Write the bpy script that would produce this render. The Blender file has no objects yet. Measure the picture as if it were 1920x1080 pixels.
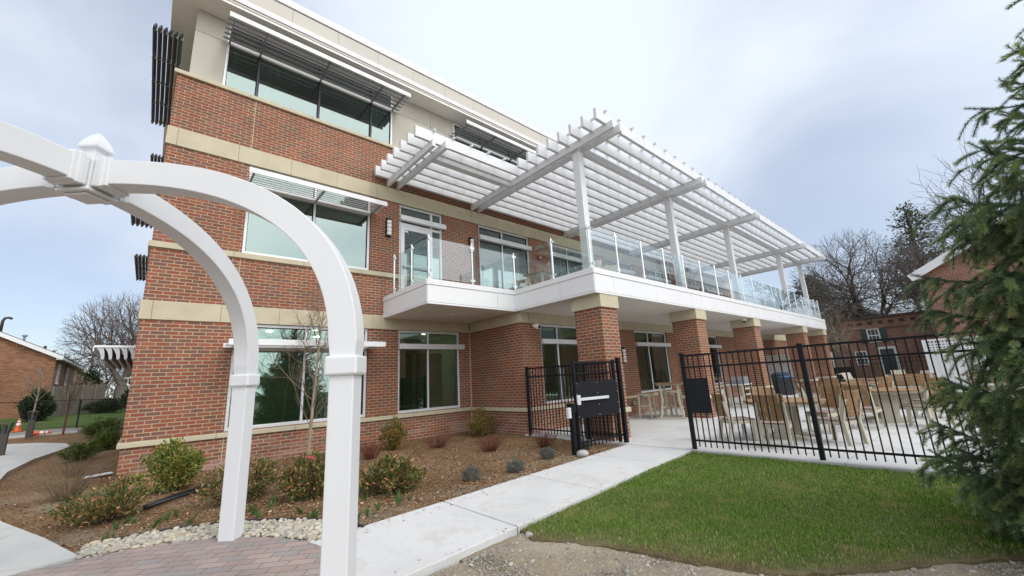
import bpy, bmesh, math, random
import numpy as np
from mathutils import Vector, Matrix
R = math.radians
S = bpy.context.scene
COL = S.collection
random.seed(7)
rng = np.random.default_rng(7)

# ------------------------------------------------------------------ camera
cam_d = bpy.data.cameras.new('camera'); cam = bpy.data.objects.new('camera', cam_d); COL.objects.link(cam)
YAW, PIT, ROL = R(41.9017), R(12.8306), R(-3.1447)
fw = Vector((math.sin(YAW)*math.cos(PIT), math.cos(YAW)*math.cos(PIT), math.sin(PIT)))
rt = Vector((math.cos(YAW), -math.sin(YAW), 0)); up = rt.cross(fw)
rt, up = rt*math.cos(ROL)+up*math.sin(ROL), up*math.cos(ROL)-rt*math.sin(ROL)
M = Matrix((rt, up, -fw)).transposed().to_4x4(); M.translation = Vector((0.2772, -11.0, 1.4541))
cam.matrix_world = M
cam_d.sensor_width = 36; cam_d.lens = 36*756.03/1920; cam_d.clip_start = .05; cam_d.clip_end = 3000
S.camera = cam
# ------------------------------------------------------------------ world, sun, exposure
SUN_EL, SUN_AZ = R(47), R(168)      # azimuth clockwise from +Y
w = bpy.data.worlds.new('World'); S.world = w; w.use_nodes = True
nt = w.node_tree; nt.nodes.clear()
def N(t, kind, **k):
    n = t.nodes.new(kind)
    for a, b in k.items(): setattr(n, a, b)
    return n
def L(t, a, b): t.links.new(a, b)
sky = N(nt, 'ShaderNodeTexSky', sky_type='NISHITA', sun_disc=False, sun_elevation=SUN_EL, sun_rotation=SUN_AZ, air_density=1.0, dust_density=.7, ozone_density=2.0)
tc = N(nt, 'ShaderNodeTexCoord'); sep = N(nt, 'ShaderNodeSeparateXYZ'); L(nt, tc.outputs['Generated'], sep.inputs[0])
def math_(t, op, a, b=None, c=None):
    n = N(t, 'ShaderNodeMath', operation=op)
    for i, v in enumerate((a, b, c)):
        if v is None: continue
        if isinstance(v, (int, float)): n.inputs[i].default_value = v
        else: L(t, v, n.inputs[i])
    return n.outputs[0]
den = math_(nt, 'ADD', math_(nt, 'MAXIMUM', sep.outputs[2], 0.0), 0.32)
cb = N(nt, 'ShaderNodeCombineXYZ')
L(nt, math_(nt, 'DIVIDE', sep.outputs[0], den), cb.inputs[0]); L(nt, math_(nt, 'DIVIDE', sep.outputs[1], den), cb.inputs[1])
cb.inputs[2].default_value = 3.1
n1 = N(nt, 'ShaderNodeTexNoise'); n1.inputs['Scale'].default_value = 1.15; n1.inputs['Detail'].default_value = 5; n1.inputs['Roughness'].default_value = .5
n1.inputs['Distortion'].default_value = .35
L(nt, cb.outputs[0], n1.inputs['Vector'])
# thick bright bank of cloud in the direction of the roof, thin veil elsewhere
def lobe(dx, dy, dz, lo, hi):
    vm = N(nt, 'ShaderNodeVectorMath', operation='DOT_PRODUCT'); L(nt, tc.outputs['Generated'], vm.inputs[0])
    v = Vector((dx, dy, dz)).normalized(); vm.inputs[1].default_value = v
    mr = N(nt, 'ShaderNodeMapRange', interpolation_type='SMOOTHSTEP'); L(nt, vm.outputs['Value'], mr.inputs['Value'])
    mr.inputs['From Min'].default_value = lo; mr.inputs['From Max'].default_value = hi
    return mr.outputs[0]
bank = lobe(.62, .60, .62, .80, .99)
back = lobe(-.25, -1, .5, -.35, .9)  # unseen cloud behind the camera, brightened to act as fill light
left = lobe(.05, .93, .36, .93, .995)
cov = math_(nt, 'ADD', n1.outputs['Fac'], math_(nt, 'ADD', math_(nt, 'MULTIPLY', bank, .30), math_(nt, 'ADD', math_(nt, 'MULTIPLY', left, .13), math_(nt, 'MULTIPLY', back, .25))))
mr = N(nt, 'ShaderNodeMapRange', interpolation_type='SMOOTHSTEP'); L(nt, cov, mr.inputs['Value'])
mr.inputs['From Min'].default_value = .40; mr.inputs['From Max'].default_value = .82
mr.inputs['To Min'].default_value = .47; mr.inputs['To Max'].default_value = 1.0
mix = N(nt, 'ShaderNodeMix', data_type='RGBA'); L(nt, mr.outputs[0], mix.inputs['Factor'])
L(nt, sky.outputs[0], mix.inputs['A']); 
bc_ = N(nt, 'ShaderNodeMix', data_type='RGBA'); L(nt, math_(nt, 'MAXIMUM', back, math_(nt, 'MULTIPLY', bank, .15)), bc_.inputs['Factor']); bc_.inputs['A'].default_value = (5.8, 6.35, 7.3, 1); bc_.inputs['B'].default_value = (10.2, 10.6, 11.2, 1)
glow = lobe(.13, -.85, .50, .62, .97)       # bright thin cloud around the sun, behind the camera, added for the window reflections
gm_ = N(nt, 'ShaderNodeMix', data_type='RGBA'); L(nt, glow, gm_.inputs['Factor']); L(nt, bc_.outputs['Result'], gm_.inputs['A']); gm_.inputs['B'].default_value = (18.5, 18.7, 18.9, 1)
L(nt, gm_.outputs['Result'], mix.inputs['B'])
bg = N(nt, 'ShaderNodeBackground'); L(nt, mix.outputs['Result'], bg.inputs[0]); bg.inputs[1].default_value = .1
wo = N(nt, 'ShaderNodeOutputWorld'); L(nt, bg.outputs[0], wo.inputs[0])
sd = bpy.data.lights.new('sun', 'SUN'); sd.energy = .75; sd.angle = R(10); sd.color = (1, .97, .93)
sun = bpy.data.objects.new('sun', sd); COL.objects.link(sun)
sdir = Vector((math.sin(SUN_AZ)*math.cos(SUN_EL), math.cos(SUN_AZ)*math.cos(SUN_EL), math.sin(SUN_EL)))
sun.rotation_euler = sdir.to_track_quat('Z', 'Y').to_euler(); sun.location = sdir*60
S.view_settings.view_transform = 'Standard'; S.view_settings.look = 'None'; S.view_settings.gamma = 1
S.view_settings.use_curve_mapping = False; S.view_settings.exposure = 0.48
S.cycles.max_bounces = 8; S.cycles.transparent_max_bounces = 24; S.cycles.caustics_reflective = False; S.cycles.caustics_refractive = False

# ------------------------------------------------------------------ materials
def mat_new(name):
    m = bpy.data.materials.new(name); m.use_nodes = True
    t = m.node_tree; return m, t, t.nodes['Principled BSDF']
def ramp(t, fac, stops, interp='LINEAR'):
    r = N(t, 'ShaderNodeValToRGB'); r.color_ramp.interpolation = interp
    e = r.color_ramp.elements
    while len(e) < len(stops): e.new(.5)
    for el, (p, c) in zip(e, stops): el.position = p; el.color = (*c, 1)
    L(t, fac, r.inputs[0]); return r.outputs[0]
def noise(t, vec, scale, detail=3, rough=.55):
    n = N(t, 'ShaderNodeTexNoise'); n.inputs['Scale'].default_value = scale; n.inputs['Detail'].default_value = detail; n.inputs['Roughness'].default_value = rough
    if vec is not None: L(t, vec, n.inputs['Vector'])
    return n.outputs['Fac']
def objc(t): return N(t, 'ShaderNodeTexCoord').outputs['Object']
def mul(t, a, b, fac=1.0, blend='MULTIPLY'):
    n = N(t, 'ShaderNodeMix', data_type='RGBA', blend_type=blend); n.inputs['Factor'].default_value = fac
    for s, v in (('A', a), ('B', b)):
        if isinstance(v, tuple): n.inputs[s].default_value = (*v, 1)
        else: L(t, v, n.inputs[s])
    return n.outputs['Result']
def mixc(t, f, a, b):
    n = N(t, 'ShaderNodeMix', data_type='RGBA')
    if isinstance(f, (int, float)): n.inputs['Factor'].default_value = f
    else: L(t, f, n.inputs['Factor'])
    for s, v in (('A', a), ('B', b)):
        if isinstance(v, tuple): n.inputs[s].default_value = (*v, 1)
        else: L(t, v, n.inputs[s])
    return n.outputs['Result']
def bump(t, p, h, dist, strength=1.0):
    b = N(t, 'ShaderNodeBump'); b.inputs['Strength'].default_value = strength; b.inputs['Distance'].default_value = dist
    L(t, h, b.inputs['Height']); L(t, b.outputs[0], p.inputs['Normal'])
def plain(name, col, rough=.5, var=.12, scale=6, metal=0, bumpd=0, spec=.5, stretch=None):
    m, t, p = mat_new(name); v = objc(t)
    if stretch:
        mp = N(t, 'ShaderNodeMapping'); mp.inputs['Scale'].default_value = stretch; L(t, v, mp.inputs[0]); v = mp.outputs[0]
    f = noise(t, v, scale, 4)
    g = ramp(t, f, [(.25, tuple(c*(1-var) for c in col)), (.75, tuple(min(1, c*(1+var)) for c in col))])
    L(t, g, p.inputs['Base Color']); p.inputs['Roughness'].default_value = rough; p.inputs['Metallic'].default_value = metal
    p.inputs['Specular IOR Level'].default_value = spec
    if bumpd: bump(t, p, noise(t, v, scale*5, 3), bumpd)
    return m
def brick(name, bw=.2296, rh=.0766, mort=.0095, cols=None, mcol=(.42, .335, .205), zoff=.682, dirt=.18, effl=False):
    m, t, p = mat_new(name)
    geo = N(t, 'ShaderNodeNewGeometry'); sn = N(t, 'ShaderNodeSeparateXYZ'); L(t, geo.outputs['True Normal'], sn.inputs[0])
    so = N(t, 'ShaderNodeSeparateXYZ'); L(t, objc(t), so.inputs[0])
    ay = math_(t, 'GREATER_THAN', math_(t, 'ABSOLUTE', sn.outputs[1]), .5)
    u = math_(t, 'ADD', math_(t, 'MULTIPLY', so.outputs[0], ay), math_(t, 'MULTIPLY', so.outputs[1], math_(t, 'SUBTRACT', 1.0, ay)))
    c = N(t, 'ShaderNodeCombineXYZ'); L(t, math_(t, 'ADD', u, 40.0), c.inputs[0]); L(t, math_(t, 'ADD', so.outputs[2], -zoff+rh*200), c.inputs[1])
    b = N(t, 'ShaderNodeTexBrick'); L(t, c.outputs[0], b.inputs['Vector'])
    b.inputs['Color1'].default_value = (0, 0, 0, 1); b.inputs['Color2'].default_value = (1, 1, 1, 1); b.inputs['Mortar'].default_value = (0, 0, 0, 1)
    b.inputs['Scale'].default_value = 1; b.inputs['Mortar Size'].default_value = mort; b.inputs['Mortar Smooth'].default_value = .15
    b.inputs['Brick Width'].default_value = bw; b.inputs['Row Height'].default_value = rh
    cols = cols or [(0, (.188, .086, .070)), (.18, (.215, .094, .073)), (.38, (.255, .080, .053)), (.58, (.280, .088, .056)), (.80, (.305, .102, .063)), (.93, (.235, .088, .066))]
    bc = ramp(t, b.outputs['Color'], cols, 'CONSTANT')
    bc = mul(t, bc, ramp(t, noise(t, objc(t), 55, 3), [(.3, (.78,)*3), (.7, (1.18,)*3)]), .8)
    mo = mul(t, mcol, ramp(t, noise(t, objc(t), 3, 3), [(.3, (.8,)*3), (.7, (1.1,)*3)]))
    cc = mixc(t, b.outputs['Fac'], bc, mo)
    cc = mul(t, cc, ramp(t, noise(t, objc(t), .9, 5), [(.3, (1-dirt,)*3), (.65, (1.06,)*3)]))
    if effl:                                 # pale salt bloom on the lowest courses
        mr_ = N(t, 'ShaderNodeMapRange'); L(t, so.outputs[2], mr_.inputs['Value']); mr_.inputs['From Min'].default_value = .62; mr_.inputs['From Max'].default_value = .1
        sm = N(t, 'ShaderNodeMapping'); sm.inputs['Scale'].default_value = (1, 1, 6); L(t, objc(t), sm.inputs[0])
        ef = math_(t, 'MULTIPLY', mr_.outputs[0], ramp(t, noise(t, sm.outputs[0], 1.1, 4, .6), [(.46, (0,)*3), (.66, (.5,)*3)]))
        cc = mixc(t, ef, cc, (.46, .36, .32))
    L(t, cc, p.inputs['Base Color']); p.inputs['Roughness'].default_value = .85; p.inputs['Specular IOR Level'].default_value = .3
    bump(t, p, math_(t, 'SUBTRACT', noise(t, objc(t), 90, 2), math_(t, 'MULTIPLY', b.outputs['Fac'], 1.4)), .006, .7)
    return m
def glass(name, tint, refl, gcol=(.92, .97, .97), rough=0.0):
    m, t, p = mat_new(name); t.nodes.remove(p)
    tr = N(t, 'ShaderNodeBsdfTransparent'); tr.inputs[0].default_value = (*tint, 1)
    gl = N(t, 'ShaderNodeBsdfGlossy'); gl.inputs['Color'].default_value = (*gcol, 1); gl.inputs['Roughness'].default_value = rough
    lw = N(t, 'ShaderNodeLayerWeight'); lw.inputs['Blend'].default_value = .5
    f = math_(t, 'ADD', refl, math_(t, 'MULTIPLY', math_(t, 'POWER', lw.outputs['Facing'], 4.5), 1-refl))
    mx = N(t, 'ShaderNodeMixShader'); L(t, f, mx.inputs[0]); L(t, tr.outputs[0], mx.inputs[1]); L(t, gl.outputs[0], mx.inputs[2])
    bp = N(t, 'ShaderNodeBump'); bp.inputs['Distance'].default_value = .02; bp.inputs['Strength'].default_value = .035
    L(t, noise(t, objc(t), .55, 0), bp.inputs['Height']); L(t, bp.outputs[0], gl.inputs['Normal'])
    L(t, mx.outputs[0], t.nodes['Material Output'].inputs[0]); return m
def island(name, stops, rough=.7, spec=.3, var=None, trans=0.0, interp='LINEAR', posvar=None):
    m, t, p = mat_new(name)
    g = N(t, 'ShaderNodeNewGeometry')
    c = ramp(t, g.outputs['Random Per Island'], stops, interp)
    if posvar:
        c = mixc(t, ramp(t, noise(t, objc(t), posvar[0], 3), [(posvar[2], (0,)*3), (posvar[3], (1,)*3)]), c, mul(t, c, posvar[1]) if len(posvar) < 5 else posvar[4])
    L(t, c, p.inputs['Base Color']); p.inputs['Roughness'].default_value = rough; p.inputs['Specular IOR Level'].default_value = spec
    if trans:
        p.inputs['Subsurface Weight'].default_value = 0
        tl = N(t, 'ShaderNodeBsdfTranslucent'); L(t, c, tl.inputs[0]); mx = N(t, 'ShaderNodeMixShader'); mx.inputs[0].default_value = trans
        L(t, p.outputs[0], mx.inputs[1]); L(t, tl.outputs[0], mx.inputs[2]); L(t, mx.outputs[0], t.nodes['Material Output'].inputs[0])
    return m
def emit(name, col, k):
    m, t, p = mat_new(name); p.inputs['Base Color'].default_value = (.8, .8, .8, 1)
    p.inputs['Emission Color'].default_value = (*col, 1); p.inputs['Emission Strength'].default_value = k; return m
def concrete(name, col, slab=None, rough=.85):
    m, t, p = mat_new(name); v = objc(t)
    c = ramp(t, noise(t, v, 1.1, 6, .6), [(.28, tuple(x*.86 for x in col)), (.5, col), (.72, tuple(min(1, x*1.05) for x in col))])
    st = ramp(t, noise(t, v, 2.3, 5, .7), [(.54, (1,)*3), (.66, (.78, .75, .70)), (.76, (1,)*3)])
    c = mul(t, c, st, .6)
    c = mul(t, c, ramp(t, noise(t, v, 70, 3), [(.3, (.93,)*3), (.7, (1.03,)*3)]))
    L(t, c, p.inputs['Base Color']); p.inputs['Roughness'].default_value = rough; p.inputs['Specular IOR Level'].default_value = .3
    bump(t, p, noise(t, v, 60, 4), .002); return m
def wood(name, a, b, axis_scale=(1, 14, 14), rough=.6):
    m, t, p = mat_new(name); mp = N(t, 'ShaderNodeMapping'); mp.inputs['Scale'].default_value = axis_scale; L(t, objc(t), mp.inputs[0])
    f = noise(t, mp.outputs[0], 3, 5, .6); L(t, ramp(t, f, [(.3, a), (.7, b)]), p.inputs['Base Color']); p.inputs['Roughness'].default_value = rough
    bump(t, p, f, .002); return m

MT = dict(
 brick=brick('brick_wall', effl=True),
 stone=plain('cast_stone', (.50, .45, .325), .8, .10, 2.2, bumpd=.0015, spec=.3),
 stucco=plain('stucco', (.46, .43, .37), .85, .05, 1.5, bumpd=.001, spec=.3),
 eave=plain('eave_panel', (.50, .47, .42), .6, .04, 1.2),
 coping=plain('coping', (.66, .66, .66), .45, .04, 1),
 soffit=plain('soffit_panel', (.78, .76, .72), .55, .05, .7),
 white=plain('white_panel', (.745, .75, .755), .42, .03, .9),
 vinyl=plain('white_vinyl', (.675, .685, .70), .40, .045, 1.3, stretch=(1, 1, .35)),
 alu=plain('aluminium', (.72, .73, .75), .38, .05, 3, metal=.2),
 alug=plain('aluminium_grey', (.30, .31, .33), .42, .06, 3, metal=.5),
 alum=plain('aluminium_dull', (.46, .47, .48), .45, .06, 3, metal=.25),
 blade=plain('dark_blade', (.055, .062, .075), .45, .1, 3, metal=.2),
 steel=plain('brushed_steel', (.72, .72, .72), .28, .06, 9, metal=.9),
 black=plain('black_metal', (.006, .007, .010), .5, .15, 4, spec=.25),
 blackp=plain('black_panel', (.008, .009, .013), .5, .2, 3, spec=.3),
 dark=plain('dark_gap', (.03, .03, .03), .8, .1, 3),
 bronze=plain('bronze_paint', (.05, .040, .034), .5, .1, 4),
 gwin=glass('window_glass', (.55, .74, .67), .20, (.80, .96, .90)),
 gup=glass('upper_window_glass', (.36, .52, .46), .25, (.86, .97, .94)),
 grail=glass('railing_glass', (.93, .975, .97), .085, (.94, .98, 1.0)),
 inwall=plain('interior_wall', (.46, .50, .45), .9, .05, 1),
 infloor=plain('interior_floor', (.16, .13, .10), .8, .1, 1),
 curtain=plain('curtain', (.42, .50, .46), .9, .15, 3),
 blind=plain('roller_blind', (.52, .55, .52), .9, .03, 3),
 lampw=plain('lamp_glass', (.85, .84, .80), .3, .02, 3),
 lit=emit('lit_lamp', (1, .80, .5), 5.0),
 litw=emit('lit_downlight', (1, .78, .50), 40.0),
 red=plain('red_plastic', (.32, .03, .03), .4, .1, 5),
 conc=concrete('new_concrete', (.60, .595, .585)),
 patio=concrete('patio_concrete', (.56, .555, .545)),
 pathc=concrete('path_concrete', (.50, .50, .48)),
 teak=wood('teak_slat', (.20, .110, .046), (.31, .185, .085), (2, 14, 14)),
 mauve=wood('weathered_slat', (.24, .165, .135), (.33, .235, .195), (2, 14, 14)),
 beige=plain('beige_frame', (.47, .43, .34), .55, .06, 5),
 cream=plain('cream_stone_cap', (.60, .57, .48), .7, .06, 3),
 hose=plain('black_pipe', (.012, .012, .014), .5, .1, 3),
 road=plain('asphalt', (.20, .20, .21), .9, .12, 3, bumpd=.003),
 trunk=plain('bark', (.085, .066, .052), .95, .3, 7, bumpd=.01, stretch=(1, 1, .25), spec=.2),
 twig=plain('twig_bark', (.075, .055, .046), .95, .2, 4, spec=.2),
 paleb=plain('pale_bark', (.30, .25, .19), .85, .25, 9, bumpd=.003, spec=.2),
 redtwig=plain('red_twig', (.16, .055, .040), .85, .2, 9, spec=.2),
 orange=plain('orange_plastic', (.62, .10, .02), .45, .1, 4),
 slate=plain('slate_roof', (.075, .085, .085), .8, .25, 9, bumpd=.01),
 fencew=wood('weathered_fence', (.13, .11, .09), (.24, .205, .165), (10, 10, 1.2), .9),
 pane=plain('far_window_pane', (.06, .07, .085), .12, .3, 2),
 shutter=plain('green_shutter', (.02, .055, .045), .5, .1, 4),
 bluec=plain('blue_cover', (.07, .14, .27), .75, .2, 5),
 bin=plain('grey_bin', (.055, .058, .068), .5, .1, 4),
 edging=plain('black_edging', (.014, .014, .016), .6, .1, 4),
 pink=plain('pink_ribbon', (.75, .10, .16), .6, .1, 8),
 paper=plain('white_paper', (.75, .75, .76), .7, .05, 8),
)
MT['farbrick'] = brick('far_brick', .30, .105, .014, [(0, (.20, .085, .052)), (.3, (.27, .11, .06)), (.7, (.32, .135, .072))], (.27, .19, .12), 0, .2)
MT['farbrick2'] = brick('far_brick_dull', .26, .09, .012, [(0, (.21, .105, .082)), (.3, (.26, .125, .095)), (.7, (.30, .15, .112))], (.36, .27, .22), 0, .22)

# ------------------------------------------------------------------ mesh helpers
WL = {}                                     # world location of roots
def root_loc(o):
    return WL.get(o.name, Vector((0, 0, 0)))
class MB:
    def __init__(s): s.v = []; s.f = []
    def add(s, vs, fs):
        n = len(s.v); s.v.extend([tuple(v) for v in vs]); s.f.extend([tuple(i+n for i in f) for f in fs]); return s
    def box(s, x0, x1, y0, y1, z0, z1):
        return s.add([(x0, y0, z0), (x1, y0, z0), (x1, y1, z0), (x0, y1, z0), (x0, y0, z1), (x1, y0, z1), (x1, y1, z1), (x0, y1, z1)],
                     [(0, 3, 2, 1), (4, 5, 6, 7), (0, 1, 5, 4), (1, 2, 6, 5), (2, 3, 7, 6), (3, 0, 4, 7)])
    def obox(s, c, ax, ay, az, hx, hy, hz):
        c = Vector(c); ax = Vector(ax).normalized()*hx; ay = Vector(ay).normalized()*hy; az = Vector(az).normalized()*hz
        vs = [c+a*ax+b*ay+d*az for d in (-1, 1) for a, b in ((-1, -1), (1, -1), (1, 1), (-1, 1))]
        return s.add(vs, [(0, 3, 2, 1), (4, 5, 6, 7), (0, 1, 5, 4), (1, 2, 6, 5), (2, 3, 7, 6), (3, 0, 4, 7)])
    def rbox(s, cx, cy, z0, z1, hx, hy, ang):
        a = Vector((math.cos(ang), math.sin(ang), 0)); b = Vector((-math.sin(ang), math.cos(ang), 0))
        return s.obox((cx, cy, (z0+z1)/2), a, b, (0, 0, 1), hx, hy, (z1-z0)/2)
    def bar(s, p, q, w, h, upv=(0, 0, 1)):
        p = Vector(p); q = Vector(q); d = (q-p); ln = d.length; d.normalize(); u = Vector(upv)
        sd_ = d.cross(u)
        if sd_.length < 1e-4: sd_ = d.cross(Vector((0, 1, 0)))
        sd_.normalize(); u = sd_.cross(d)
        return s.obox((p+q)/2, d, sd_, u, ln/2, w/2, h/2)
    def tube(s, pts, rad, n=6, cap=True):
        pts = [Vector(p) for p in pts]; rings = []
        ref = Vector((0, 0, 1)); prev = None
        for i, p in enumerate(pts):
            d = (pts[min(i+1, len(pts)-1)]-pts[max(i-1, 0)]).normalized()
            if prev is None:
                a = d.cross(ref)
                if a.length < .1: a = d.cross(Vector((1, 0, 0)))
            else: a = prev-d*prev.dot(d)
            a.normalize(); prev = a; b = d.cross(a)
            r = rad[i] if isinstance(rad, (list, tuple)) else rad
            rings.append([p+(a*math.cos(2*math.pi*k/n)+b*math.sin(2*math.pi*k/n))*r for k in range(n)])
        vs = [v for rg in rings for v in rg]; fs = []
        for i in range(len(pts)-1):
            for k in range(n): fs.append((i*n+k, i*n+(k+1) % n, (i+1)*n+(k+1) % n, (i+1)*n+k))
        if cap: fs.append(tuple(range(n))[::-1]); fs.append(tuple((len(pts)-1)*n+k for k in range(n)))
        return s.add(vs, fs)
    def lathe(s, prof, c, n=16, ang0=0):
        vs = []; fs = []
        for r, z in prof: vs += [(c[0]+r*math.cos(ang0+2*math.pi*k/n), c[1]+r*math.sin(ang0+2*math.pi*k/n), c[2]+z) for k in range(n)]
        for i in range(len(prof)-1):
            for k in range(n): fs.append((i*n+k, i*n+(k+1) % n, (i+1)*n+(k+1) % n, (i+1)*n+k))
        fs.append(tuple(range(n))[::-1]); fs.append(tuple((len(prof)-1)*n+k for k in range(n)))
        return s.add(vs, fs)
    def prism(s, poly, z0, z1):
        n = len(poly); vs = [(x, y, z0) for x, y in poly]+[(x, y, z1) for x, y in poly]
        fs = [tuple(range(n))[::-1], tuple(range(n, 2*n))]+[(k, (k+1) % n, n+(k+1) % n, n+k) for k in range(n)]
        return s.add(vs, fs)
    def prism_x(s, poly, x0, x1):           # polygon in (y,z) extruded along x
        n = len(poly); vs = [(x0, y, z) for y, z in poly]+[(x1, y, z) for y, z in poly]
        return s.add(vs, [tuple(range(n))[::-1], tuple(range(n, 2*n))]+[(k, (k+1) % n, n+(k+1) % n, n+k) for k in range(n)])
    def prism_y(s, poly, y0, y1):           # polygon in (x,z) extruded along y
        n = len(poly); vs = [(x, y0, z) for x, z in poly]+[(x, y1, z) for x, z in poly]
        return s.add(vs, [tuple(range(n)), tuple(range(n, 2*n))[::-1]]+[(k, n+k, n+(k+1) % n, (k+1) % n) for k in range(n)])
    def build(s, name, m, parent=None, smooth=False, bev=0, loc=None, **tags):
        me = bpy.data.meshes.new(name); o = bpy.data.objects.new(name, me); COL.objects.link(o)
        if parent is not None:
            o.parent = parent; off = root_loc(parent); WL[o.name] = off
        else:
            if loc is None:
                a = np.array(s.v); loc = ((a[:, 0].min()+a[:, 0].max())/2, (a[:, 1].min()+a[:, 1].max())/2, a[:, 2].min())
            off = Vector(loc); o.location = off; WL[o.name] = off
        me.from_pydata([(v[0]-off[0], v[1]-off[1], v[2]-off[2]) for v in s.v], [], s.f)
        bm = bmesh.new(); bm.from_mesh(me); bmesh.ops.recalc_face_normals(bm, faces=bm.faces); bm.to_mesh(me); bm.free()
        if smooth:
            for p in me.polygons: p.use_smooth = True
        me.materials.append(MT[m] if isinstance(m, str) else m)
        if bev:
            b = o.modifiers.new('bevel', 'BEVEL'); b.width = bev; b.segments = 2; b.limit_method = 'ANGLE'; b.angle_limit = R(40)
        for k, x in tags.items(): o[k] = x
        return o
def npobj(name, V, F, m, parent=None, smooth=False, loc=(0, 0, 0), **tags):
    V = np.asarray(V, dtype=np.float32).reshape(-1, 3); F = np.asarray(F, dtype=np.int32)
    off = np.array(root_loc(parent) if parent is not None else loc, dtype=np.float32)
    me = bpy.data.meshes.new(name); k = F.shape[1]
    me.vertices.add(len(V)); me.vertices.foreach_set('co', (V-off).ravel())
    me.loops.add(F.size); me.loops.foreach_set('vertex_index', F.ravel())
    me.polygons.add(len(F)); me.polygons.foreach_set('loop_start', np.arange(0, F.size, k, dtype=np.int32)); me.polygons.foreach_set('loop_total', np.full(len(F), k, dtype=np.int32))
    if smooth: me.polygons.foreach_set('use_smooth', np.ones(len(F), dtype=bool))
    me.update(calc_edges=True); me.validate()
    o = bpy.data.objects.new(name, me); COL.objects.link(o)
    if parent is not None: o.parent = parent; WL[o.name] = root_loc(parent)
    else: o.location = loc; WL[o.name] = Vector(loc)
    me.materials.append(MT[m] if isinstance(m, str) else m)
    for q, x in tags.items(): o[q] = x
    return o
def thing(name, label, cat, loc=(0, 0, 0), group=None):
    o = bpy.data.objects.new(name, None); COL.objects.link(o); o.location = loc; o.empty_display_size = .2
    o['label'] = label; o['category'] = cat; WL[o.name] = Vector(loc)
    if group: o['group'] = group
    return o
def tag(o, label, cat, group=None):
    o['label'] = label; o['category'] = cat
    if group: o['group'] = group
    return o
def copy_thing(r, loc, rz=0.0, label=None, scale=None):
    c = r.copy(); COL.objects.link(c); c.location = loc; c.rotation_euler = (0, 0, rz)
    if label: c['label'] = label
    if scale: c.scale = scale
    for ch in r.children:
        d = ch.copy(); COL.objects.link(d); d.parent = c
        for g in ch.children:
            e = g.copy(); COL.objects.link(e); e.parent = d
    return c
def struct(o): o['kind'] = 'structure'; return o
def hgt(x, y):                               # terrain: level near the building, rising to the left rear
    t = np.clip((np.asarray(y, dtype=float)-10)/32, 0, 1); t = t*t*(3-2*t)
    k = np.clip((8-np.asarray(x, dtype=float))/10, 0, 1)
    return 1.0*t*k-.10
# ------------------------------------------------------------------ ground sheets
def sheet(name, x0, x1, y0, y1, step, zf, m, mask=None):
    xs = np.arange(x0, x1+step/2, step); ys = np.arange(y0, y1+step/2, step)
    X, Y = np.meshgrid(xs, ys); Z = zf(X, Y); V = np.stack([X, Y, Z], -1).reshape(-1, 3)
    nx, ny = len(xs), len(ys); i = np.arange((ny-1)*(nx-1)); r = i//(nx-1); c = i % (nx-1); a = r*nx+c
    F = np.stack([a, a+1, a+nx+1, a+nx], 1)
    if mask is not None:
        cx = V[F].mean(1); F = F[mask(cx[:, 0], cx[:, 1])]
    return struct(npobj(name, V, F, m, smooth=True, loc=(0, 0, 0)))
def fbm(X, Y, s=1.0):
    return (np.sin(X*1.7*s+1.3*np.sin(Y*1.1*s))*np.cos(Y*1.9*s+.7*np.sin(X*2.3*s))+.5*np.sin(X*4.1*s+Y*3.3*s)*np.cos(Y*4.7*s-X*1.9*s))
def inside(poly, X, Y):
    X = np.asarray(X); Y = np.asarray(Y); r = np.zeros(X.shape, bool); n = len(poly)
    for i in range(n):
        x1, y1 = poly[i]; x2, y2 = poly[(i+1) % n]
        c = ((y1 > Y) != (y2 > Y)) & (X < (x2-x1)*(Y-y1)/((y2-y1) if y2 != y1 else 1e-9)+x1); r ^= c
    return r
# ground: soil with stones near, grass far away
m, t, p = mat_new('ground_soil'); v = objc(t)
c = ramp(t, noise(t, v, 1.3, 6, .6), [(.3, (.215, .170, .112)), (.55, (.30, .250, .178)), (.75, (.37, .32, .245))])
vo = N(t, 'ShaderNodeTexVoronoi'); vo.inputs['Scale'].default_value = 26; L(t, v, vo.inputs['Vector'])
stone = ramp(t, vo.outputs['Distance'], [(.16, (1,)*3), (.30, (0,)*3)])
keep = ramp(t, vo.outputs['Color'], [(.45, (0,)*3), (.5, (1,)*3)])
sc = ramp(t, vo.outputs['Color'], [(.2, (.26, .24, .205)), (.6, (.41, .385, .34)), (.9, (.52, .50, .46))])
fx = N(t, 'ShaderNodeMix', data_type='RGBA', blend_type='MULTIPLY'); fx.inputs['Factor'].default_value = 1; L(t, stone, fx.inputs['A']); L(t, keep, fx.inputs['B'])
c = mixc(t, fx.outputs['Result'], c, sc)
c = mul(t, c, ramp(t, noise(t, v, 45, 4), [(.3, (.75,)*3), (.7, (1.15,)*3)]))
so = N(t, 'ShaderNodeSeparateXYZ'); L(t, v, so.inputs[0])
far = N(t, 'ShaderNodeMapRange'); L(t, math_(t, 'ADD', so.outputs[1], math_(t, 'MULTIPLY', noise(t, v, .6, 3), 2.0)), far.inputs['Value']); far.inputs['From Min'].default_value = 23.1; far.inputs['From Max'].default_value = 23.6
gr = ramp(t, noise(t, v, .35, 5, .65), [(.3, (.045, .085, .018)), (.55, (.075, .12, .028)), (.75, (.13, .125, .055))])
far2 = N(t, 'ShaderNodeMapRange'); L(t, so.outputs[0], far2.inputs['Value']); far2.inputs['From Min'].default_value = 31; far2.inputs['From Max'].default_value = 31.3
c = mixc(t, math_(t, 'MAXIMUM', far.outputs[0], far2.outputs[0]), c, gr)
L(t, c, p.inputs['Base Color']); p.inputs['Roughness'].default_value = .95; p.inputs['Specular IOR Level'].default_value = .2
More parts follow.
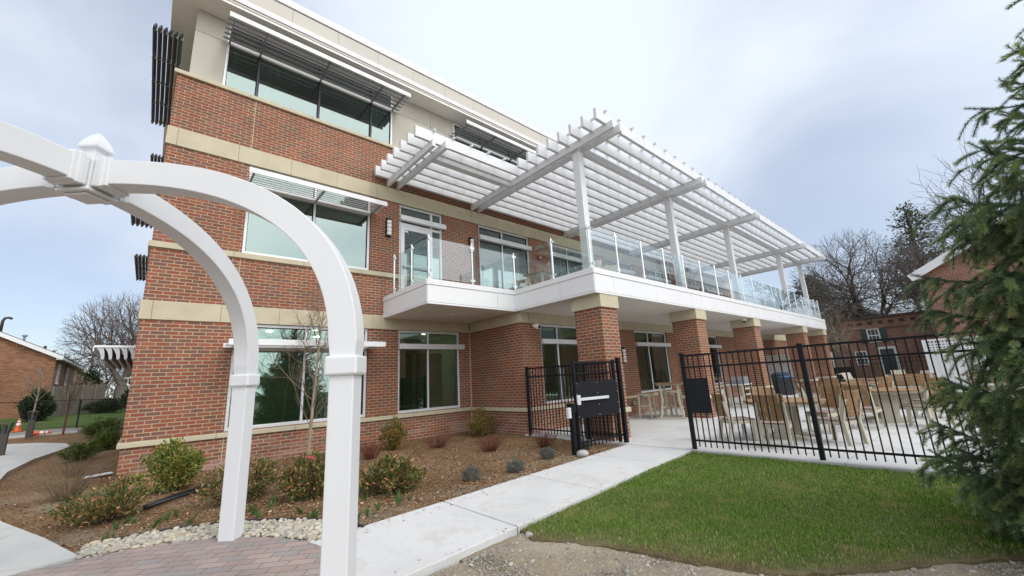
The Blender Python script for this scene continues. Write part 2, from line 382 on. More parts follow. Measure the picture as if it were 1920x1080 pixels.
bump(t, p, math_(t, 'ADD', math_(t, 'MULTIPLY', noise(t, v, 30, 5, .65), 1.0), math_(t, 'MULTIPLY', fx.outputs['Result'], .6)), .012, .8)
MT['soil'] = m
V = []; 
gx = np.concatenate([np.array([-400, -200, -100, -60]), np.arange(-40, 12.1, 1.0), np.array([16, 24, 32, 45, 60, 90, 150, 300, 600])])
gy = np.concatenate([np.array([-400, -200, -100, -50, -30, -20]), np.arange(-14, 46.1, 1.0), np.array([55, 70, 90, 130, 200, 400, 700])])
X, Y = np.meshgrid(gx, gy); Z = hgt(X, Y)-.02-.012*0
nx, ny = len(gx), len(gy); i = np.arange((ny-1)*(nx-1)); a = (i//(nx-1))*nx+i % (nx-1)
struct(npobj('ground', np.stack([X, Y, Z], -1), np.stack([a, a+1, a+nx+1, a+nx], 1), 'soil', smooth=True))

# mulch bed
WALK_L = [(1.97, -6.25), (8.05, -5.74)]
def zmulch(X, Y):
    k = np.clip((X+.3)/2.5, 0, 1)
    # mounded towards the wall, settling to the left corner
    return hgt(X, Y)+.012+.055*k+.022*fbm(X, Y, .9)*.6+.008*fbm(X, Y, 4.0)
m, t, p = mat_new('mulch'); v = objc(t)
mp = N(t, 'ShaderNodeMapping'); mp.inputs['Scale'].default_value = (1, 1, .3); L(t, v, mp.inputs[0])
vo = N(t, 'ShaderNodeTexVoronoi'); vo.inputs['Scale'].default_value = 60; L(t, mp.outputs[0], vo.inputs['Vector'])
chip = ramp(t, vo.outputs['Color'], [(.15, (.10, .053, .026)), (.45, (.20, .110, .054)), (.7, (.285, .172, .088)), (.9, (.42, .30, .18))])
chip = mul(t, chip, ramp(t, noise(t, v, 1.2, 5, .65), [(.3, (.72,)*3), (.7, (1.15,)*3)]))
bare = ramp(t, noise(t, v, .75, 5, .62), [(.50, (0,)*3), (.62, (1,)*3)])
so = N(t, 'ShaderNodeSeparateXYZ'); L(t, v, so.inputs[0])
lf = N(t, 'ShaderNodeMapRange'); L(t, so.outputs[0], lf.inputs['Value']); lf.inputs['From Min'].default_value = 1.2; lf.inputs['From Max'].default_value = -.6
ly = N(t, 'ShaderNodeMapRange'); L(t, so.outputs[1], ly.inputs['Value']); ly.inputs['From Min'].default_value = 1.0; ly.inputs['From Max'].default_value = -1.0
soilc = ramp(t, noise(t, v, 38, 4, .6), [(.3, (.15, .115, .075)), (.5, (.25, .205, .145)), (.72, (.37, .32, .24))])
wd = N(t, 'ShaderNodeMapRange'); L(t, math_(t, 'SUBTRACT', so.outputs[1], math_(t, 'MULTIPLY', so.outputs[0], .084)), wd.inputs['Value']); wd.inputs['From Min'].default_value = -5.3; wd.inputs['From Max'].default_value = -6.3; wd.inputs['To Max'].default_value = .85
bare = ramp(t, math_(t, 'ADD', noise(t, v, .9, 5, .62), math_(t, 'MULTIPLY', wd.outputs[0], .12)), [(.50, (0,)*3), (.60, (1,)*3)])
c = mixc(t, math_(t, 'MULTIPLY', bare, math_(t, 'ADD', math_(t, 'ADD', .22, math_(t, 'MULTIPLY', wd.outputs[0], .6)), math_(t, 'MULTIPLY', math_(t, 'MULTIPLY', lf.outputs[0], ly.outputs[0]), .8))), chip, soilc)
L(t, c, p.inputs['Base Color']); p.inputs['Roughness'].default_value = .95; p.inputs['Specular IOR Level'].default_value = .2
bump(t, p, math_(t, 'ADD', vo.outputs['Distance'], noise(t, v, 22, 4)), .016, .9); MT['mulch'] = m
sheet('mulch_bed', -9, 8.3, -6.9, 18.6, .15, zmulch, 'mulch', lambda x, y: (y < -0.0) | (x < .35))
# far road and grass strip on the left
sheet('road', -40, 6, 18.7, 20.9, .6, lambda X, Y: hgt(X, Y)+.035, 'road', lambda x, y: x < 5)
kb = MB()
for j in range(40):
    x0 = -34+j; kb.bar((x0, 18.62, float(hgt(x0, 18.62))+.05), (x0+.995, 18.62, float(hgt(x0+1, 18.62))+.05), .14, .14)
struct(kb.build('kerb', 'pathc'))

# concrete walk, patio and garden path
def slab(name, polys, z0, z1, m, bev=.008):
    b = MB()
    for q in polys: b.prism(q, z0, z1)
    return struct(b.build(name, m, bev=bev))
def lerp(a, b, f): return (a[0]+(b[0]-a[0])*f, a[1]+(b[1]-a[1])*f)
AC = (-.215, -6.89)                          # arbor / plaza centre
wl0, wl1 = (1.2, -6.33), (8.05, -5.74); wr0, wr1 = (1.2, -7.76), (8.05, -7.12)
cuts = [0.0, .30, .535, .80, 1.0]; ps = []
for a, b in zip(cuts[:-1], cuts[1:]):
    g = .0012
    ps.append([lerp(wl0, wl1, a+g), lerp(wr0, wr1, a+g), lerp(wr0, wr1, b-g), lerp(wl0, wl1, b-g)])
slab('walkway', ps, -.12, 0.0, 'conc')
ps = []
xs = [8.062, 10.5, 13.0, 15.6, 18.2, 21, 24, 27, 30.6]; ys = [-2.5, -5.35, -7.2, -9.4, -11.6, -14, -17]
for i in range(len(xs)-1):
    for j in range(len(ys)-1): ps.append([(xs[i]+.006, ys[j]-.006), (xs[i]+.006, ys[j+1]+.006), (xs[i+1]-.006, ys[j+1]+.006), (xs[i+1]-.006, ys[j]-.006)])
slab('patio', ps, -.12, .004, 'patio', bev=.006)
pe = [(-.05, -4.86), (-.42, -3.7), (-.99, -2.1), (-1.62, .6), (-1.98, 4.4), (-1.95, 7.2), (-1.68, 9.6), (-1.60, 11.0), (-1.85, 12.5), (-2.7, 14.0), (-4.4, 15.4), (-8, 16.6)]
pw = [(-2.2, -5.4), (-2.3, -3.9), (-2.75, -2.3), (-3.3, .6), (-3.66, 4.4), (-3.64, 7.2), (-3.7, 9.6), (-4.2, 11.0), (-4.9, 12.0), (-5.8, 12.9), (-7, 13.6), (-9, 14.2)]
b = MB()
for k in range(len(pe)-1):
    q = [pe[k], pe[k+1], pw[k+1], pw[k]]; n = len(b.v)
    g = .004 if k % 2 else 0
    vs = [(x, y, float(hgt(x, y))+(.112 if y < -3 else .10)) for x, y in q]; b.v += [(x, y, z-.12) for x, y, z in vs]+vs
    b.f += [(n, n+1, n+2, n+3), (n+7, n+6, n+5, n+4), (n, n+4, n+5, n+1), (n+1, n+5, n+6, n+2), (n+2, n+6, n+7, n+3), (n+3, n+7, n+4, n)]
struct(b.build('path', 'pathc'))

# paved circle
m, t, p = mat_new('clay_pavers'); v = objc(t)
mp = N(t, 'ShaderNodeMapping'); mp.inputs['Rotation'].default_value = (0, 0, R(36)); L(t, v, mp.inputs[0])
br = N(t, 'ShaderNodeTexBrick'); L(t, mp.outputs[0], br.inputs['Vector']); br.inputs['Scale'].default_value = 1
br.inputs['Color1'].default_value = (0, 0, 0, 1); br.inputs['Color2'].default_value = (1, 1, 1, 1); br.inputs['Mortar'].default_value = (0, 0, 0, 1)
br.inputs['Brick Width'].default_value = .23; br.inputs['Row Height'].default_value = .115; br.inputs['Mortar Size'].default_value = .003; br.inputs['Mortar Smooth'].default_value = .2
pc = ramp(t, br.outputs['Color'], [(0, (.31, .265, .245)), (.3, (.35, .255, .225)), (.55, (.29, .265, .255)), (.8, (.385, .295, .26)), (1, (.33, .28, .26))])
pc = mul(t, pc, ramp(t, noise(t, v, 2.0, 5, .6), [(.3, (.86,)*3), (.7, (1.12,)*3)])); pc = mul(t, pc, ramp(t, noise(t, v, 80, 3), [(.3, (.85,)*3), (.7, (1.1,)*3)]))
pc = mixc(t, br.outputs['Fac'], pc, (.13, .115, .10))
L(t, pc, p.inputs['Base Color']); p.inputs['Roughness'].default_value = .85; p.inputs['Specular IOR Level'].default_value = .3
bump(t, p, math_(t, 'SUBTRACT', noise(t, v, 60, 3), math_(t, 'MULTIPLY', br.outputs['Fac'], 2)), .004); MT['paver'] = m
struct(MB().prism([(AC[0]+1.94*math.cos(a), AC[1]+1.94*math.sin(a)) for a in np.linspace(0, 2*math.pi, 72, endpoint=False)], -.12, .005).build('plaza', 'paver', bev=.004))
struct(MB().prism([(AC[0]+2.46*math.cos(a), AC[1]+2.46*math.sin(a)) for a in np.linspace(R(-5), R(128), 40)]+[(AC[0]+1.8*math.cos(a), AC[1]+1.8*math.sin(a)) for a in np.linspace(R(128), R(-5), 40)], -.12, -.035).build('pebble_base', 'soil'))

# lawn: thick sod sheet with its own blades
LAWN = [(3.29, -7.56), (8.10, -7.115), (8.22, -9.1), (8.25, -10.4), (8.28, -14), (7.2, -13.2), (6.1, -11.9), (5.3, -10.9), (4.81, -10.48), (4.46, -10.22), (4.08, -9.91), (3.81, -9.54), (3.68, -9.1), (3.58, -8.66), (3.40, -8.2), (3.20, -7.85)]

LAWNJ = []; _r = random.Random(3)
for i_ in range(len(LAWN)):
    a_, b_ = LAWN[i_], LAWN[(i_+1) % len(LAWN)]; n_ = max(int(math.dist(a_, b_)/.09), 1)
    for k_ in range(n_): q_ = lerp(a_, b_, k_/n_); LAWNJ.append((q_[0]+_r.gauss(0, .012), q_[1]+_r.gauss(0, .012)))
MT['sod'] = plain('sod', (.13, .105, .05), .95, .4, 9, bumpd=.01)
b = MB().prism(LAWNJ, -.13, -.046); struct(b.build('lawn_base', 'sod'))

# ------------------------------------------------------------------ the building
B = thing('care_building', 'three storey red brick building with cream stone bands, white sunshades and a flat overhanging roof', 'building', (0, 0, 0))
ZS = dict(base=-.7, zsb=.58, zst=.68, b1b=3.06, b1t=3.456, s2b=4.60, s2t=4.73, b2b=7.04, b2t=7.48, s3b=8.87, s3=8.97, sof=11.03)
def wall(mb, axis, at, thick, u0, u1, z0, z1, openings=()):
    """box pieces round the openings; the outer face lies at `at`, thickness grows inward (towards +)"""
    us = sorted({u0, u1, *[max(u0, min(u1, q)) for o in openings for q in o[:2]]})
    for a, b_ in zip(us[:-1], us[1:]):
        if b_-a < 1e-6: continue
        mid = (a+b_)/2; holes = sorted([(o[2], o[3]) for o in openings if o[0] < mid < o[1]]); z = z0
        segs = []
        for h0, h1 in holes:
            if h0 > z: segs.append((z, min(h0, z1)))
            z = max(z, h1)
        if z < z1: segs.append((z, z1))
        for s0, s1 in segs:
            if s1-s0 < 1e-6: continue
            if axis == 'y': mb.box(a, b_, at, at+thick, s0, s1)
            else: mb.box(at, at+thick, a, b_, s0, s1)
XE = 32.0
W1 = [(1.60, 4.70), (5.60, 7.73)]
W2 = [(1.60, 4.69)]
DOOR = (5.60, 7.15)
W2b = [(8.67, 11.19), (12.42, 14.9), (16.2, 18.7), (20.0, 22.5), (23.8, 26.2), (27.4, 29.8)]
WW = [(8.93, 11.3), (14.02, 16.45), (19.2, 21.6), (25.2, 27.4)]
W3 = [(.86, 5.40), (7.80, 12.3), (14.4, 18.9), (21, 25.5), (27, 31)]
mb = MB()
wall(mb, 'y', 0, .3, 0, 8.14, ZS['base'], ZS['zsb'])
wall(mb, 'y', 0, .3, 0, 8.14, ZS['zst'], ZS['b1b'], [(a, b_, .70, 3.2) for a, b_ in W1])
wall(mb, 'y', 0, .3, 0, XE, ZS['b1t'], ZS['s2b'], [(*DOOR, 3.95, 9)]+[(a, b_, 3.98, 9) for a, b_ in W2b])
wall(mb, 'y', 0, .3, 0, XE, ZS['s2t'], ZS['b2b'], [(a, b_, 4.0, 9) for a, b_ in W2+[DOOR]+W2b])
wall(mb, 'y', 0, .3, 0, XE, ZS['b2t'], ZS['s3b'])
wall(mb, 'x', 0, .3, .3, 24, ZS['base'], ZS['s3b'])                       # left flank
wall(mb, 'x', 31.7, .3, .3, 24, ZS['base'], ZS['s3b'])
wall(mb, 'y', -2.53, .3, 8.14, XE+10, ZS['base'], ZS['zsb'])
wall(mb, 'y', -2.53, .3, 8.14, XE+10, ZS['zst'], ZS['b1b'], [(a, b_, .72, 3.2) for a, b_ in WW])
wall(mb, 'x', 8.14, .3, -2.23, 0, ZS['base'], ZS['zsb']); wall(mb, 'x', 8.14, .3, -2.23, 0, ZS['zst'], ZS['b1b'])
wall(mb, 'y', -2.53, .3, 30.7, XE+10, 3.46, 4.4)
mb.build('brick_wall', 'brick', B)
# stone bands: short pieces with fine joints
def band(mb, axis, at, out, u0, u1, z0, z1, step, deep=.3, skip=()):
    u = u0
    while u < u1-1e-6:
        v_ = min(u+step, u1)
        if u1-v_ < .25: v_ = u1
        if not any(a < (u+v_)/2 < b_ for a, b_ in skip):
            if axis == 'y': mb.box(u+.002, v_-.002, at-out, at+deep, z0, z1)
            else: mb.box(at-out, at+deep, u+.002, v_-.002, z0, z1)
        u = v_
mb = MB()
band(mb, 'y', 0, .055, -.055, 8.08, ZS['zsb'], ZS['zst'], 1.52); band(mb, 'x', 8.14, .055, -2.585, -.06, ZS['zsb'], ZS['zst'], 1.25)
band(mb, 'y', -2.53, .055, 8.45, XE+10, ZS['zsb'], ZS['zst'], 1.52)
band(mb, 'x', 0, .055, .31, 24, ZS['zsb'], ZS['zst'], 1.5, .2)
mb.build('sill_band', 'stone', B, bev=.012)
mb = MB()
band(mb, 'y', 0, .03, -.03, .165, ZS['b1b'], ZS['b1t'], 1.2); band(mb, 'y', 0, .03, .165, 8.10, ZS['b1b'], ZS['b1t'], 1.16); band(mb, 'x', 8.14, .03, -2.56, -.04, ZS['b1b'], ZS['b1t'], .84)
band(mb, 'y', -2.53, .03, 8.45, XE+10, ZS['b1b'], ZS['b1t'], .92)
band(mb, 'x', 0, .03, .31, 24, ZS['b1b'], ZS['b1t'], 1.16, .2)
mb.build('stone_belt', 'stone', B, bev=.006); mb = MB()
band(mb, 'y', 0, .03, -.03, .165, ZS['b2b'], ZS['b2t'], 1.2); band(mb, 'y', 0, .03, .165, XE, ZS['b2b'], ZS['b2t'], 1.17); band(mb, 'x', 0, .03, .31, 24, ZS['b2b'], ZS['b2t'], 1.17, .2)
mb.build('stone_belt', 'stone', B, bev=.006)
mb = MB(); band(mb, 'y', 0, .05, -.05, DOOR[0], ZS['s2b'], ZS['s2t'], 1.5); band(mb, 'x', 0, .05, .31, 24, ZS['s2b'], ZS['s2t'], 1.5, .2)
mb.build('window_sill_band', 'stone', B, bev=.01); mb = MB()
band(mb, 'y', 0, .06, -.06, XE, ZS['s3b'], ZS['s3'], 1.5, .5); band(mb, 'x', 0, .06, .51, 24, ZS['s3b'], ZS['s3'], 1.5, .4)
mb.build('window_sill_band', 'stone', B, bev=.01)
# sealant joints in the brick, tan
mb = MB()
for x, z0, z1 in ((1.59, ZS['b1t'], ZS['s2b']), (1.59, ZS['b2t'], ZS['s3b']-.0), (1.605, -.2, ZS['zsb'])): MB().box(x-.007, x+.007, -.004, .02, z0, z1).build('sealant_joint', 'stone', B)
MB().box(8.115, 8.137, -.02, .01, -.2, ZS['zsb']).build('sealant_joint', 'stone', B); MB().box(8.115, 8.137, -.02, .01, ZS['zst'], ZS['b1b']).build('sealant_joint', 'stone', B)
# stucco upper storey
mb = MB(); segs = []
op = [(a, b_, 8.98, 10.98) for a, b_ in W3]
xs = [.20, .86, 5.40, 6.85, 7.80, 12.3, 13.35, 14.4, 18.9, 20, 21, 25.5, 27, 31, 31.8]
for a, b_ in zip(xs[:-1], xs[1:]):
    if any(abs(a-w_[0]) < .01 for w_ in W3): mb.box(a, b_, .2, .4, 10.98, ZS['sof']-.002); continue
    mb.box(a+.004, b_-.004, .2, .4, ZS['s3']+.002, 10.395); mb.box(a+.004, b_-.004, .2, .4, 10.405, ZS['sof']-.002)
mb.box(.2, .4, .41, 24, ZS['s3']+.002, ZS['sof']-.002); mb.box(.22, 31.6, .24, .42, 10.39, 10.41)
for x in (6.85, 13.35, 20): mb.box(x-.02, x+.02, .22, .38, ZS['s3']+.01, 11.0)
mb.build('stucco_wall', 'stucco', B)
# roof
mb = MB(); mb.box(-.30, XE+.6, -.43, 24.4, ZS['sof'], 11.10); mb.build('soffit', 'soffit', B)
mb = MB(); mb.box(-.30, XE+.6, -.446, 24.4, 11.103, 11.165); mb.build('eave_trim', 'eave', B)
mb = MB(); mb.box(-.31, XE+.61, -.47, 24.4, 11.175, 11.33); mb.build('gutter', 'coping', B, bev=.01)
mb = MB(); x = -.26
while x < XE+.5: mb.box(x+.003, min(x+1.22, XE+.5)-.003, -.44, .1, 11.331, 11.78); x += 1.22
mb.box(-.25, XE+.4, .11, 24.2, 11.332, 11.77)
for k in range(20): mb.box(-.26, .2, .15+k*1.2, .15+k*1.2+1.194, 11.333, 11.775)
mb.build('parapet_panels', 'eave', B)
mb = MB(); mb.box(-.30, XE+.6, -.475, 24.4, 11.80, 12.02); mb.box(-.2, XE, -.4, 24, 11.77, 11.80); mb.build('roof', 'coping', B, bev=.012)
# interior shells seen through the glass
mb = MB()
for z in (.0, 3.93, 8.0): mb.box(.32, 31.68, .32, 7, z-.08, z)
mb.box(8.46, 31.6, -2.2, .30, -.09, -.005); mb.build('interior_floor', 'infloor', B)
mb = MB()
for z in (3.12, 7.2, 10.99): mb.box(.32, 31.68, .32, 7, z, z+.05)
mb.box(8.46, 31.6, -2.2, .30, 3.125, 3.17)
for z0, z1 in ((.002, 3.118), (3.932, 7.198), (8.002, 10.988)):
    mb.box(.32, 31.68, 5.0, 5.1, z0, z1)
    for x in (5.1, 7.95, 13.2, 17.6, 23, 28): mb.box(x, x+.1, .55, 4.99, z0, z1)
mb.build('interior_wall', 'inwall', B)
for x, y, z in ((2.6, 1.6, 3.10), (6.0, 1.3, 3.10), (6.6, 2.2, 3.10), (7.0, 1.0, 3.10), (4.1, 2.6, 3.1), (2.2, 3.4, 3.1), (3.6, 1.0, 3.1), (9.6, -1.2, 3.11), (10.6, -.2, 3.11), (14.8, -1.0, 3.11)): MB().lathe([(.08, 0), (.08, .02)], (x, y, z), 14).build('ceiling_lamp', 'litw', B)  # real downlights, with extra lamps added to brighten the rooms

def window(x0, x1, z0, z1, y, mull, trans=None, gl='gwin', fw_=.065, dark=False, fm='alu', rec=.05):
    md = []
    mb = MB(); yo, yi = y+rec, y+rec+.11
    mb.box(x0, x0+fw_, yo, yi, z0, z1); mb.box(x1-fw_, x1, yo, yi, z0, z1)
    mb.box(x0+fw_, x1-fw_, yo+.002, yi, z0, z0+fw_*1.1); mb.box(x0+fw_, x1-fw_, yo+.002, yi, z1-fw_, z1)
    for q in mull:
        if dark: md.append(MB().box(q-fw_*.36, q+fw_*.36, yo+.008, yi-.002, z0+fw_*1.1, z1-fw_))
        else: mb.box(q-fw_*.42, q+fw_*.42, yo+.004, yi-.002, z0+fw_*1.1, z1-fw_)
    if trans:
        for zt in (trans if isinstance(trans, (list, tuple)) else [trans]): mb.box(x0+fw_, x1-fw_, yo+.006, yi-.004, zt-.04, zt+.04)
    o = mb.build('window', fm, B, bev=.004)
    for q in md: q.build('mullion', 'blade', o)
    MB().box(x0+fw_*.5, x1-fw_*.5, yo+.055, yo+.067, z0+fw_*.5, z1-fw_*.5).build('pane', gl, o)
    # dark gasket rim just inside the frame
    xs_ = [x0+fw_]+[q for q in mull]+[x1-fw_]
    for k in range(len(xs_)-1):
        a = xs_[k]+(fw_*.42 if k else 0); b_ = xs_[k+1]-(fw_*.42 if k < len(xs_)-2 else 0)
        mg = MB(); mg.box(a, a+.014, yo+.03, yo+.05, z0+fw_*1.1, z1-fw_); mg.box(b_-.014, b_, yo+.03, yo+.05, z0+fw_*1.1, z1-fw_)
        mg.box(a+.014, b_-.014, yo+.03, yo+.05, z1-fw_-.014, z1-fw_); mg.build('gasket', 'dark', o)
    return o
def sunshade(x0, x1, z, y, d, brk, back=None, nl=5, m1='alu', deep=.13):
    """a projecting shelf of blades: front fascia, rear rail, blades, cantilever arms"""
    mb = MB(); mb.box(x0, x1, y-d-.03, y-d, z-deep/2, z+deep/2)
    b0, b1 = back or (x0, x1); mb.box(b0, b1, y-.01, y+.055, z-.05, z+.05)
    o = mb.build('sunshade', 'white', B, bev=.006)
    lb = MB()
    for k in range(nl):
        yy = y-d*(k+.75)/(nl+.6); lb.obox(((x0+x1)/2, yy, z), (1, 0, 0), (0, .945, .327), (0, -.327, .945), (x1-x0)/2+(.03 if m1 == 'alug' else -.02), .060 if m1 == 'alug' else .046, .007)
    lb.build('louvre', m1, o)
    for q in brk:
        MB().box(q-.013, q+.013, y-d+.001, y+.05, z-.065, z+.02).build('bracket', 'alug', o)
    return o
# ground floor
window(1.60, 4.70, .70, 3.055, 0, [3.13, 4.30], [2.47]); window(5.60, 7.73, .70, 3.055, 0, [6.60], None)
MB().box(5.60, 7.86, -.10, .06, 2.50, 2.655).build('transom_bar', 'alu', B, bev=.008)
sunshade(1.43, 4.85, 2.545, 0, .80, [1.62, 3.13, 4.68], nl=5)
for a, b_ in WW:
    window(a, b_, .72, 3.055, -2.53, [a+.78 if a < 10 else a+1.02], None); MB().box(a, b_+.12, -2.63, -2.48, 2.46, 2.60).build('transom_bar', 'alu', B, bev=.008)
# second floor
window(1.60, 4.69, 4.735, 7.035, 0, [3.16], [6.47], 'gup'); sunshade(1.49, 4.83, 6.51, 0, .80, [1.60, 3.16, 4.69], (1.6, 4.7), nl=6)
for a, b_ in W2b:
    window(a, b_, 3.98, 7.035, 0, [a+1.14], None, 'gup'); MB().box(a, b_+.06, -.10, .06, 6.46, 6.63).build('transom_bar', 'alu', B, bev=.008)
# balcony door with side light
mb = MB(); x0, x1 = DOOR
for a in (x0, 6.72, x1-.065): mb.box(a, a+.07, .05, .16, 3.95, 7.035)
mb.box(x0+.07, x1-.065, .053, .158, 6.97, 7.033); mb.box(x0+.07, x1-.065, .053, .158, 6.37, 6.46)
dfr = mb.build('door_frame', 'alu', B, bev=.004)
MB().box(x0+.04, x1-.03, .10, .112, 6.46, 7.0).build('pane', 'gup', dfr); MB().box(6.76, x1-.03, .10, .112, 3.96, 6.40).build('pane', 'gup', dfr)
MB().box(x0, 7.24, -.10, .05, 6.50, 6.66).build('transom_bar', 'alu', B, bev=.008)
mb = MB(); mb.box(x0+.075, x0+.19, .03, .09, 3.97, 6.365); mb.box(6.60, 6.715, .03, .09, 3.97, 6.365); mb.box(x0+.19, 6.60, .032, .088, 6.23, 6.365); mb.box(x0+.19, 6.60, .032, .088, 3.97, 4.16)
dr = mb.build('door', 'alu', B, bev=.005); MB().box(x0+.17, 6.62, .055, .066, 4.14, 6.25).build('pane', 'gup', dr)
mb = MB(); mb.tube([(5.72, -.06, 5.02), (6.68, -.06, 5.02)], .028, 8); mb.box(5.72, 5.78, -.06, .03, 5.0, 5.04); mb.box(6.62, 6.68, -.06, .03, 5.0, 5.04); mb.build('handle', 'steel', dr)
# third floor ribbon windows
window(.86, 5.40, 8.98, 10.97, .2, [1.60, 3.14, 4.69], None, 'gup', .055, True, rec=-.02)
sunshade(.79, 5.55, 10.42, .2, 1.0, [.90, 1.60, 3.14, 4.69, 5.38], (.93, 5.37), nl=5, m1='alug')
for a, b_ in W3[1:]:
    window(a, b_, 8.98, 10.97, .2, [a+1.3, a+2.8], None, 'gup', .055, True, rec=-.02); sunshade(a-.10, b_+.05, 10.42, .2, 1.0, [a+.05, a+1.3, a+2.8, b_-.1], (a, b_), nl=5, m1='alug')
def curtain(x0, x1, y, z0, z1):
    n = int((x1-x0)/.035); vs = []; fs = []
    for k in range(n+1):
        x = x0+(x1-x0)*k/n; yy = y+.03*math.sin(k*1.1); vs += [(x, yy, z0), (x, yy, z1), (x, yy+.012, z0), (x, yy+.012, z1)]
    for k in range(n):
        a = 4*k; fs += [(a, a+4, a+5, a+1), (a+2, a+3, a+7, a+6), (a, a+2, a+6, a+4), (a+1, a+5, a+7, a+3)]
    MB().add(vs, fs).build('curtain', 'curtain', B, smooth=True)
curtain(1.68, 2.15, .45, 9.0, 10.9); curtain(4.75, 5.2, .45, 9.0, 10.9); curtain(.9, 1.1, .45, 9.0, 10.9)
MB().box(1.70, 3.08, .36, .372, 4.8, 6.4).box(3.22, 4.62, .36, .372, 4.8, 6.4).build('roller_blind', 'blind', B)
MB().box(5.7, 6.5, .9, .912, .75, 2.45).box(6.66, 7.6, .9, .912, .75, 2.45).build('roller_blind', plain('dark_screen', (.15, .14, .10), .9, .1, 6), B)
# sunshades on the left flank, seen end-on
def flank_shade(y0, y1, z, d=.56, n=6):
    lb = MB()
    for k in range(n): lb.obox((-.06-k*(d-.06)/(n-1), (y0+y1)/2, z), (0, 1, 0), (.40, 0, .92), (-.92, 0, .40), (y1-y0)/2, .06, .018)
    o = lb.build('flank_sunshade', 'blade', B)
    for q in np.linspace(y0+.15, y1-.15, 5): MB().box(-.62, -.001, q-.015, q+.015, z-.03, z+.06).build('bracket', 'alu', o)
flank_shade(.75, 5.6, 10.5); flank_shade(.9, 4.5, 6.5); flank_shade(8, 12.5, 10.5); flank_shade(19.5, 22.0, 6.5); flank_shade(8, 12, 6.5)
def flank_shade_low(y0, y1, z):
    lb = MB()
    for k in range(5):
        x = -.10-k*.115
        lb.prism_y([(x-.055, z+.07), (x+.055, z+.07), (x+.08, z-.03), (x+.09, z-.13), (x+.085, z-.19), (x+.045, z-.185), (x+.035, z-.11), (x+.005, z-.02)], y0, y1)
    o = lb.build('flank_sunshade', 'alum', B); MB().box(-.64, -.001, y0-.02, y0, z+.055, z+.10).box(-.655, -.635, y0, y1, z-.02, z+.085).build('bracket', 'white', o)
flank_shade_low(.8, 5.3, 2.5); flank_shade_low(17, 21, 2.5)
# ------------------------------------------------------------------ brick columns
YF = -5.35
CX = [8.15, 13.17, 18.30, 25.40, 29.56]
CL = ['nearest square brick column beside the open gate, cream cap and base band', 'square brick column behind the black fence plate, second from the gate', 'square brick column with a small dome camera at its cap', 'square brick column beside the white lattice screens, fourth from the gate', 'farthest square brick column, under the end of the balcony']
for x, lb in zip(CX, CL):
    t_ = thing('brick_column', lb, 'column', (x+.37, YF+.46, 0), 'brick columns carrying the balcony')
    MB().box(x+.045, x+.705, YF+.045, YF+.86, .69, 3.045).box(x+.045, x+.705, YF+.045, YF+.86, -.1, .575).build('shaft', 'brick', t_)
    MB().box(x-.015, x+.765, YF-.015, YF+.92, .577, .688).build('base_band', 'stone', t_, bev=.015)
    MB().box(x, x+.75, YF, YF+.905, 3.047, 3.37).build('cap', 'stone', t_, bev=.008)
# ------------------------------------------------------------------ balcony
BX, BY, NX, EX = 5.135, -2.50, 7.99, 30.5
T = thing('balcony', 'long white panelled balcony deck stepping out over the brick columns', 'balcony', (BX, BY, 3.36))
mb = MB()                                   # soffit of long boards laid front to back
def boards(x0, x1, y0, y1, st):
    x = x0
    while x < x1-.01:
        mb.box(x+.004, min(x+st, x1)-.004, y0, y1, 3.37, 3.41); x += st
boards(BX+.03, NX+.03, BY+.03, -.02, .41); boards(NX+.03, EX-.03, YF+.03, -2.56, .41)
mb.build('soffit', 'soffit', T)
MB().box(BX+.02, NX+.02, BY+.02, -.001, 3.42, 3.86).box(NX+.02, EX-.02, YF+.02, -.001, 3.421, 3.861).build('deck', 'conc', T)
def fascia(p, q, cuts, nrm):
    p = Vector((*p, 0)); q = Vector((*q, 0)); d = q-p; ln = d.length; d.normalize(); n = Vector((*nrm, 0)); mid = lambda a, b_: p+d*((a+b_)/2)
    lip.obox(mid(0, ln)+n*.004+Vector((0, 0, 3.392)), d, n, (0, 0, 1), ln/2+.004, .012, .022)
    capb.obox(mid(0, ln)+n*.010+Vector((0, 0, 3.920)), d, n, (0, 0, 1), ln/2+.010, .018, .070)
    cs = [0]+cuts+[ln]
    for a, b_ in zip(cs[:-1], cs[1:]): pan.obox(mid(a, b_)+Vector((0, 0, 3.632)), d, n, (0, 0, 1), (b_-a)/2-.004, .012, .2105)
lip, capb, pan = MB(), MB(), MB()
fascia((BX, 0), (BX, BY), [], (-1, 0)); fascia((BX, BY), (NX, BY), [2.2], (0, -1)); fascia((NX, BY), (NX, YF), [1.75], (-1, 0))
fascia((NX, YF), (EX, YF), [.78, 2.85, 5.0, 5.72, 7.8, 9.9, 11.0, 13.1, 15.2, 17.4, 18.3, 20.4], (0, -1)); fascia((EX, YF), (EX, 0), [2.4], (1, 0))
pan.build('fascia_panel', 'white', T, bev=.003); lip.build('bottom_trim', 'white', T); capb.build('edge_cap', 'white', T, bev=.004)
MB().lathe([(.09, -.0), (.09, .012), (.07, .02)], (6.57, -1.37, 3.35), 18).build('recessed_lamp', 'lampw', T)
